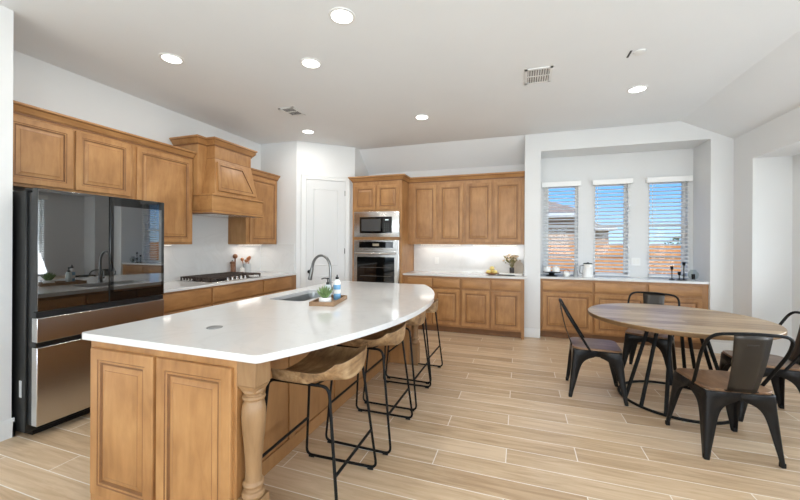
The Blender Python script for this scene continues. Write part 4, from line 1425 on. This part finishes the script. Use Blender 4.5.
# ------------------------------------------------------------------ things on the cooktop counter
CT = 0.9155
ux, uy = -4.03, 4.445
t = thing('utensil_crock', 'grey utensil crock on the counter right of the cooktop', 'crock', (ux, uy, CT))
MB().lathe([(0.058, 0), (0.062, 0.01), (0.062, 0.16), (0.058, 0.16), (0.057, 0.02), (0, 0.02)], (ux, uy, CT), 24, cap=False).build('crock_body', 'light_grey', t)
for i, (dx, dy, hgt, lab, mt) in enumerate(((-0.024, -0.030, 0.25, 'broad wooden spatula in the grey crock', 'spoon'), (0.026, 0.0, 0.275, 'round wooden spoon in the middle of the grey crock', 'spoon'),
                                        (-0.018, 0.032, 0.255, 'slotted wooden turner leaning right in the grey crock', 'spoon'), (0.016, -0.028, 0.225, 'short wooden scoop leaning left in the grey crock', 'spoon'))):
    m = MB()
    b_ = Vector((ux + dx * 0.7, uy + dy * 0.9, CT + 0.021)); e_ = Vector((ux + dx * 1.9, uy + dy * 1.9, CT + hgt))
    m.tube([b_, b_.lerp(e_, 0.75), b_.lerp(e_, 0.82), b_.lerp(e_, 0.92), e_], [0.005, 0.006, 0.020, 0.026, 0.012], 10)
    tag(m.build('cooking_spoon', mt), lab, 'utensil', group='wooden utensils in the grey crock')
t = thing('pepper_mill', 'tall walnut pepper mill with round top, right of the cooktop', 'mill', (-4.05, 4.17, CT))
MB().lathe([(0.036, 0), (0.036, 0.015), (0.027, 0.05), (0.024, 0.10), (0.029, 0.15), (0.026, 0.165), (0.034, 0.175), (0.037, 0.19), (0.016, 0.205)], (-4.05, 4.17, CT), 20).build('mill_body', 'walnut', t)
MB().lathe([(0.006, 0.205), (0.006, 0.212), (0.012, 0.214), (0.012, 0.222), (0.002, 0.225)], (-4.05, 4.17, CT), 12).build('crank_knob', 'steel_dark', t)
t = thing('paper_towel_post', 'wooden ball-topped holder standing against the backsplash', 'holder', (-4.085, 4.26, CT))
MB().lathe([(0.05, 0), (0.05, 0.012), (0.010, 0.016), (0.009, 0.24)], (-4.085, 4.26, CT), 20).build('post', 'walnut', t)
MB().lathe([(0.008, 0.24), (0.028, 0.25), (0.038, 0.277), (0.028, 0.302), (0.004, 0.314)], (-4.085, 4.26, CT), 20).build('ball_finial', 'walnut', t)
t = thing('salt_cellar', 'small wooden cellar with white lid before the grey crock', 'jar', (-3.97, 4.26, CT))
MB().lathe([(0.028, 0), (0.03, 0.004), (0.03, 0.045)], (-3.97, 4.26, CT), 20).build('cellar_body', 'spoon', t)
MB().lathe([(0.031, 0.0455), (0.031, 0.058), (0.0, 0.062)], (-3.97, 4.26, CT), 20, cap=False).build('lid', 'white_ceramic', t)
t = thing('sugar_jar', 'squat white ceramic jar beside the walnut pepper mill', 'jar', (-4.02, 4.335, CT))
MB().lathe([(0.03, 0), (0.036, 0.01), (0.036, 0.085), (0.030, 0.092)], (-4.02, 4.335, CT), 20).build('jar_body', 'white_ceramic', t)
MB().lathe([(0.031, 0.0925), (0.031, 0.10), (0.006, 0.104), (0.006, 0.115), (0, 0.116)], (-4.02, 4.335, CT), 20, cap=False).build('lid', 'white_ceramic', t)

# ------------------------------------------------------------------ things on the back counter
t = thing('cutting_board', 'white marble board lying on the counter below the flowers', 'board', (-0.12, 5.85, CT))
MB().box((-0.31, 5.76, CT), (0.03, 5.96, CT + 0.022)).build('board_slab', 'white_ceramic', t, bevel=0.004)
BZ = CT + 0.0225
t = thing('flower_vase', 'dark square vase of cream flowers at the end of the back counter', 'vase', (-0.12, 5.90, BZ))
MB().box((-0.155, 5.865, BZ), (-0.085, 5.935, BZ + 0.085)).build('vase_body', 'brown', t, bevel=0.004)
stm = MB(); fl = MB(); lf = MB()
for i in range(26):
    a = i * 2.399; rr_ = 0.115 * math.sqrt((i + 0.5) / 26)
    h = 0.16 + 0.09 * random.random() + 0.05 * (1 - rr_ / 0.12)
    p0 = Vector((-0.12 + 0.012 * math.cos(a), 5.90 + 0.012 * math.sin(a), BZ + 0.086))
    p1 = Vector((-0.12 + rr_ * math.cos(a) - 0.02, 5.895 + 0.6 * rr_ * math.sin(a), BZ + 0.02 + h))
    stm.tube([p0, p0.lerp(p1, 0.5) + Vector((0, 0, 0.01)), p1], 0.0016, 5)
    if i % 3 != 2:
        fl.lathe([(0.002, -0.012), (0.013, -0.008), (0.020, 0.003), (0.015, 0.012), (0.004, 0.014)], p1, 10)
    else:
        d_ = (p1 - p0).normalized()
        lf.tube([p1 - d_ * 0.03, p1, p1 + d_ * 0.03], [0.001, 0.010, 0.001], 6)
    q_ = p0.lerp(p1, 0.6)
    lf.tube([q_, q_ + Vector((math.cos(a), math.sin(a), 0.6)) * 0.015, q_ + Vector((math.cos(a), math.sin(a), 1)) * 0.028], [0.001, 0.008, 0.001], 6)
stm.build('stems', 'leaf', t); fl.build('blossoms', 'flower', t); lf.build('leaves', 'leaf', t)
def leaning_board(x0, y0, w, h, handle, mat, lab, tilt=0.16):
    t = thing('leaning_board', lab, 'board', (x0 + w / 2, y0, CT))
    outl = [(-w / 2, 0), (w / 2, 0), (w / 2, h * 0.66), (w * 0.36, h * 0.78), (handle, h * 0.82), (handle, h * 0.96), (handle * 0.5, h), (-handle * 0.5, h), (-handle, h * 0.96), (-handle, h * 0.82), (-w * 0.36, h * 0.78), (-w / 2, h * 0.66)]
    c, s = math.cos(tilt), math.sin(tilt)
    poly = [(x0 + w / 2 + a, y0 + b * s, CT + b * c) for a, b in outl]
    MB().extrude(poly, (0, c * 0.016, -s * 0.016 + 0.0)).build('board_face', mat, t, bevel=0.003)


leaning_board(-0.135, 5.98, 0.125, 0.285, 0.022, 'marble', 'beige bottle-shaped board leaning behind the dark vase')
leaning_board(-0.055, 5.955, 0.105, 0.235, 0.018, 'marble', 'smaller beige board leaning next to the pier')
t = thing('fruit_bowl', 'low dish of pale yellow lemons on the back counter', 'bowl', (-0.42, 5.78, CT))
MB().lathe([(0.05, 0), (0.055, 0.003), (0.115, 0.022), (0.118, 0.026), (0.112, 0.025), (0.054, 0.008), (0, 0.008)], (-0.42, 5.78, CT), 28, cap=False).build('dish', 'spoon', t)
LEM = [(-0.05, -0.035, 0, 'left'), (0.05, -0.035, 0, 'right'), (0.0, 0.05, 0, 'rear'), (0.002, -0.008, 0.058, 'topmost')]
for (dx, dy, dz_, w_) in LEM:
    c = Vector((-0.42 + dx, 5.78 + dy, CT + 0.040 + dz_))
    m = MB().lathe([(0.001, -0.030), (0.024, -0.026), (0.037, -0.010), (0.038, 0.006), (0.027, 0.024), (0.007, 0.033), (0.001, 0.035)], c, 14)
    tag(m.build('lemon', 'yellow', smooth=60), '%s pale yellow lemon in the low dish' % w_, 'fruit', group='lemons in the dish')
m = MB().box((-0.30, 5.62, CT), (-0.16, 5.65, CT + 0.010)).tube([(-0.31, 5.635, CT + 0.007), (-0.22, 5.635, CT + 0.009), (-0.15, 5.635, CT + 0.007)], [0.006, 0.011, 0.008], 8)
m = MB().box((-0.335, 5.665, CT), (-0.075, 5.705, CT + 0.012))
tag(m.build('knife_case', 'black_plastic', bevel=0.004), 'long flat black case lying in front of the marble board', 'case')
# wall plates
for nm, x, y, z, lab in (('outlet_plate', -1.385, BY - 0.012, 1.10, 'white outlet plate on the backsplash near the oven tower'),
                         ('outlet_plate', 1.645, WY, 1.145, 'white wall plate between the middle and right windows')):
    t = thing(nm, lab, 'outlet', (x, y, z), group='wall plates')
    w_ = 0.036 if 'back' in lab else 0.058
    MB().box((x - w_, y - 0.006, z - 0.058), (x + w_, y, z + 0.058)).build('plate', 'white_plastic', t, bevel=0.002)
    for dx in ((0,) if w_ < 0.05 else (-0.024, 0.024)):
        MB().box((x + dx - 0.016, y - 0.008, z - 0.033), (x + dx + 0.016, y - 0.006, z + 0.033)).build('socket', 'white_ceramic', t, bevel=0.001)

# ------------------------------------------------------------------ things on the window counter
t = thing('footed_stand', 'low black stand holding two white canisters by the pier', 'stand', (0.46, 5.86, CT))
MB().lathe([(0.085, 0), (0.085, 0.006), (0.05, 0.012), (0.035, 0.03), (0.05, 0.046), (0.125, 0.052), (0.125, 0.062), (0, 0.062)], (0.46, 5.86, CT), 32, cap=False).build('stand_body', 'black_metal', t)
for dx, w_ in ((-0.062, 'left'), (0.062, 'right')):
    cx = 0.46 + dx
    t = thing('white_canister', '%s white ribbed canister on the black stand' % w_, 'canister', (cx, 5.86, CT + 0.0625), group='canisters on the black stand')
    MB().lathe([(0.045, 0), (0.052, 0.005), (0.053, 0.06), (0.050, 0.066)], (cx, 5.86, CT + 0.0625), 24).build('canister_body', 'white_ceramic', t)
    MB().lathe([(0.0505, 0.0662), (0.0505, 0.074), (0.01, 0.078), (0.01, 0.088), (0, 0.09)], (cx, 5.86, CT + 0.0625), 24, cap=False).build('lid', 'white_ceramic', t)
t = thing('small_teapot', 'small round white teapot with a thin wooden handle', 'teapot', (0.665, 5.85, CT))
MB().lathe([(0.03, 0), (0.045, 0.012), (0.052, 0.035), (0.044, 0.06), (0.025, 0.07), (0.006, 0.074), (0.006, 0.084), (0, 0.085)], (0.665, 5.85, CT), 24, cap=False).build('pot_body', 'white_ceramic', t, smooth=50)
MB().tube([(0.71, 5.85, CT + 0.03), (0.735, 5.85, CT + 0.05), (0.745, 5.85, CT + 0.066)], [0.011, 0.008, 0.006], 10).build('spout', 'white_ceramic', t)
MB().tube([(0.665 + 0.045 * math.cos(a), 5.85, CT + 0.058 + 0.05 * math.sin(a)) for a in [PI * i / 12 for i in range(13)]], 0.0035, 8).build('handle', 'spoon', t)
t = thing('cone_ornament', 'tall narrow grey cone ornament between teapot and kettle', 'ornament', (0.79, 5.86, CT))
MB().lathe([(0.034, 0), (0.034, 0.006), (0.026, 0.05), (0.014, 0.14), (0.005, 0.205), (0.001, 0.215)], (0.79, 5.86, CT), 24).build('cone_body', 'grey_ceramic', t)
kx, ky = 0.955, 5.86
t = thing('electric_kettle', 'tall white kettle with black-trimmed lid before the middle window', 'kettle', (kx, ky, CT))
MB().lathe([(0.080, 0), (0.082, 0.012), (0.074, 0.016), (0.074, 0.022), (0.066, 0.14), (0.056, 0.152)], (kx, ky, CT), 28).build('kettle_body', 'white_plastic', t)
MB().lathe([(0.056, 0.1525), (0.058, 0.19), (0.050, 0.194)], (kx, ky, CT), 28).build('lid', 'white_ceramic', t)
MB().lathe([(0.0585, 0.1945), (0.0585, 0.206), (0.02, 0.209), (0.012, 0.218), (0, 0.219)], (kx, ky, CT), 24, cap=False).build('lid_trim', 'black_plastic', t)
MB().tube(fillet([(kx - 0.058, ky, CT + 0.175), (kx - 0.105, ky, CT + 0.165), (kx - 0.110, ky, CT + 0.06), (kx - 0.070, ky, CT + 0.045)], 0.03, 5), 0.009, 10).build('handle', 'grey_ceramic', t)
MB().tube([(kx + 0.055, ky, CT + 0.165), (kx + 0.078, ky, CT + 0.19)], [0.014, 0.008], 10).build('spout', 'white_plastic', t)

CS = [(2.00, 5.86, 0.185, 'black candlestick of middling height, nearest the right window'), (2.075, 5.83, 0.115, 'shortest of the three black candlesticks'), (2.145, 5.88, 0.245, 'tallest of the three black candlesticks')]
for (x, y, h, lab) in CS:
    t = thing('candlestick', lab, 'candlestick', (x, y, CT), group='black candlesticks')
    MB().lathe([(0.034, 0), (0.034, 0.006), (0.012, 0.010), (0.006, 0.02), (0.006, h - 0.05)], (x, y, CT), 20).build('stem', 'black_metal', t)
    MB().lathe([(0.007, h - 0.05), (0.015, h - 0.045), (0.020, h - 0.003), (0.020, h), (0.011, h), (0.011, h - 0.02), (0, h - 0.02)], (x, y, CT), 20, cap=False).build('candle_cup', 'black_metal', t)
t = thing('glass_globe_vase', 'round smoky glass globe vase right of the candlesticks', 'vase', (2.245, 5.86, CT))
MB().lathe([(0.03, 0), (0.03, 0.006), (0.02, 0.012), (0.045, 0.03), (0.062, 0.07), (0.058, 0.10), (0.035, 0.13), (0.030, 0.145)], (2.245, 5.86, CT), 28, cap=False).build('globe', 'clear_glass', t, smooth=60)
MB().lathe([(0.001, 0.0145), (0.018, 0.016), (0.020, 0.05), (0.02, 0.085), (0.001, 0.088)], (2.245, 5.86, CT), 16, cap=False).build('candle_insert', 'black_metal', t)

# ------------------------------------------------------------------ outdoors
struct('ground', MB().box((-40, 6.6, -0.6), (45, 60, -0.4)).box((3.4, -20, -0.6), (45, 6.6, -0.4)), 'ground', 'lawn outside the windows')
m = MB()
FYY = 11.0
x = -3.0
while x < 10:
    m.box((x, FYY, -0.4), (x + 0.135, FYY + 0.02, 1.42 + random.uniform(-0.008, 0.008)))
    x += 0.14
fo = thing('garden_fence', 'orange cedar picket fence outside the bay windows', 'fence', (3.5, FYY, -0.4))
m.build('pickets', 'fence', fo, smooth=0)
MB().box((-3, FYY - 0.04, 1.10), (10, FYY, 1.19)).build('rail', 'fence', fo)
MB().box((-3, FYY - 0.04, -0.05), (10, FYY, 0.04)).build('rail', 'fence', fo)


def house(name, label, x0, x1, y0, y1, eave, ridge, base=-0.4, ov=0.5):
    t = thing(name, label, 'house', ((x0 + x1) / 2, (y0 + y1) / 2, base))
    MB().box((x0, y0, base), (x1, y1, eave)).build('wall', 'brick', t)
    a, b, c, d = x0 - ov, x1 + ov, y0 - ov, y1 + ov
    k_ = min(b - a, d - c) / 2 * 0.98
    m = MB()
    vs_ = [(a, c, eave), (b, c, eave), (b, d, eave), (a, d, eave), (a + k_, (c + d) / 2, ridge), (b - k_, (c + d) / 2, ridge)]
    m.add(vs_, [(0, 1, 5, 4), (1, 2, 5), (2, 3, 4, 5), (3, 0, 4), (3, 2, 1, 0)])
    m.build('roof', 'shingle', t, smooth=0)
    MB().box((a, c - 0.02, eave - 0.2), (b, c + 0.02, eave + 0.01)).box((b - 0.02, c, eave - 0.2), (b + 0.02, d, eave + 0.01)).build('fascia', 'vinyl', t)
    return t


house('neighbour_house', 'tan brick house with shingled roof seen through the left window', -9.0, 2.3, 17.0, 27.0, 2.75, 5.2)
house('distant_house', 'low distant roof seen through the middle window', 5.2, 6.9, 33.0, 38.0, 2.75, 3.35)
t = thing('garden_shrub', 'green shrub top above the fence in the right window', 'shrub', (4.55, 12.6, -0.4))
MB().tube([(4.55, 12.6, -0.4), (4.55, 12.6, 1.2)], 0.04, 8).build('trunk', 'walnut', t)
m = MB()
for i in range(420):
    a = random.uniform(0, 2 * PI); u = random.uniform(-1, 1); r = 0.55 * random.uniform(0.5, 1) ** 0.5
    c = Vector((4.55 + r * math.cos(a) * math.sqrt(1 - u * u), 12.6 + r * math.sin(a) * math.sqrt(1 - u * u), 1.15 + 0.5 * u))
    d1 = Vector((random.uniform(-1, 1), random.uniform(-1, 1), random.uniform(-1, 1))).normalized() * 0.05
    d2 = Vector((random.uniform(-1, 1), random.uniform(-1, 1), random.uniform(-1, 1))).normalized() * 0.035
    m.add([c - d1, c + d2, c + d1, c - d2], [(0, 1, 2, 3)])
m.build('leaves', 'foliage', t, smooth=0)

struct('sun_blocker', MB().box((-4.3, -9.5, 2.95), (3.4, -5.25, 3.05)), 'trim', 'unseen slab added to keep the sun out of the rear windows')  # out-of-view slab added to block sun at the rear windows
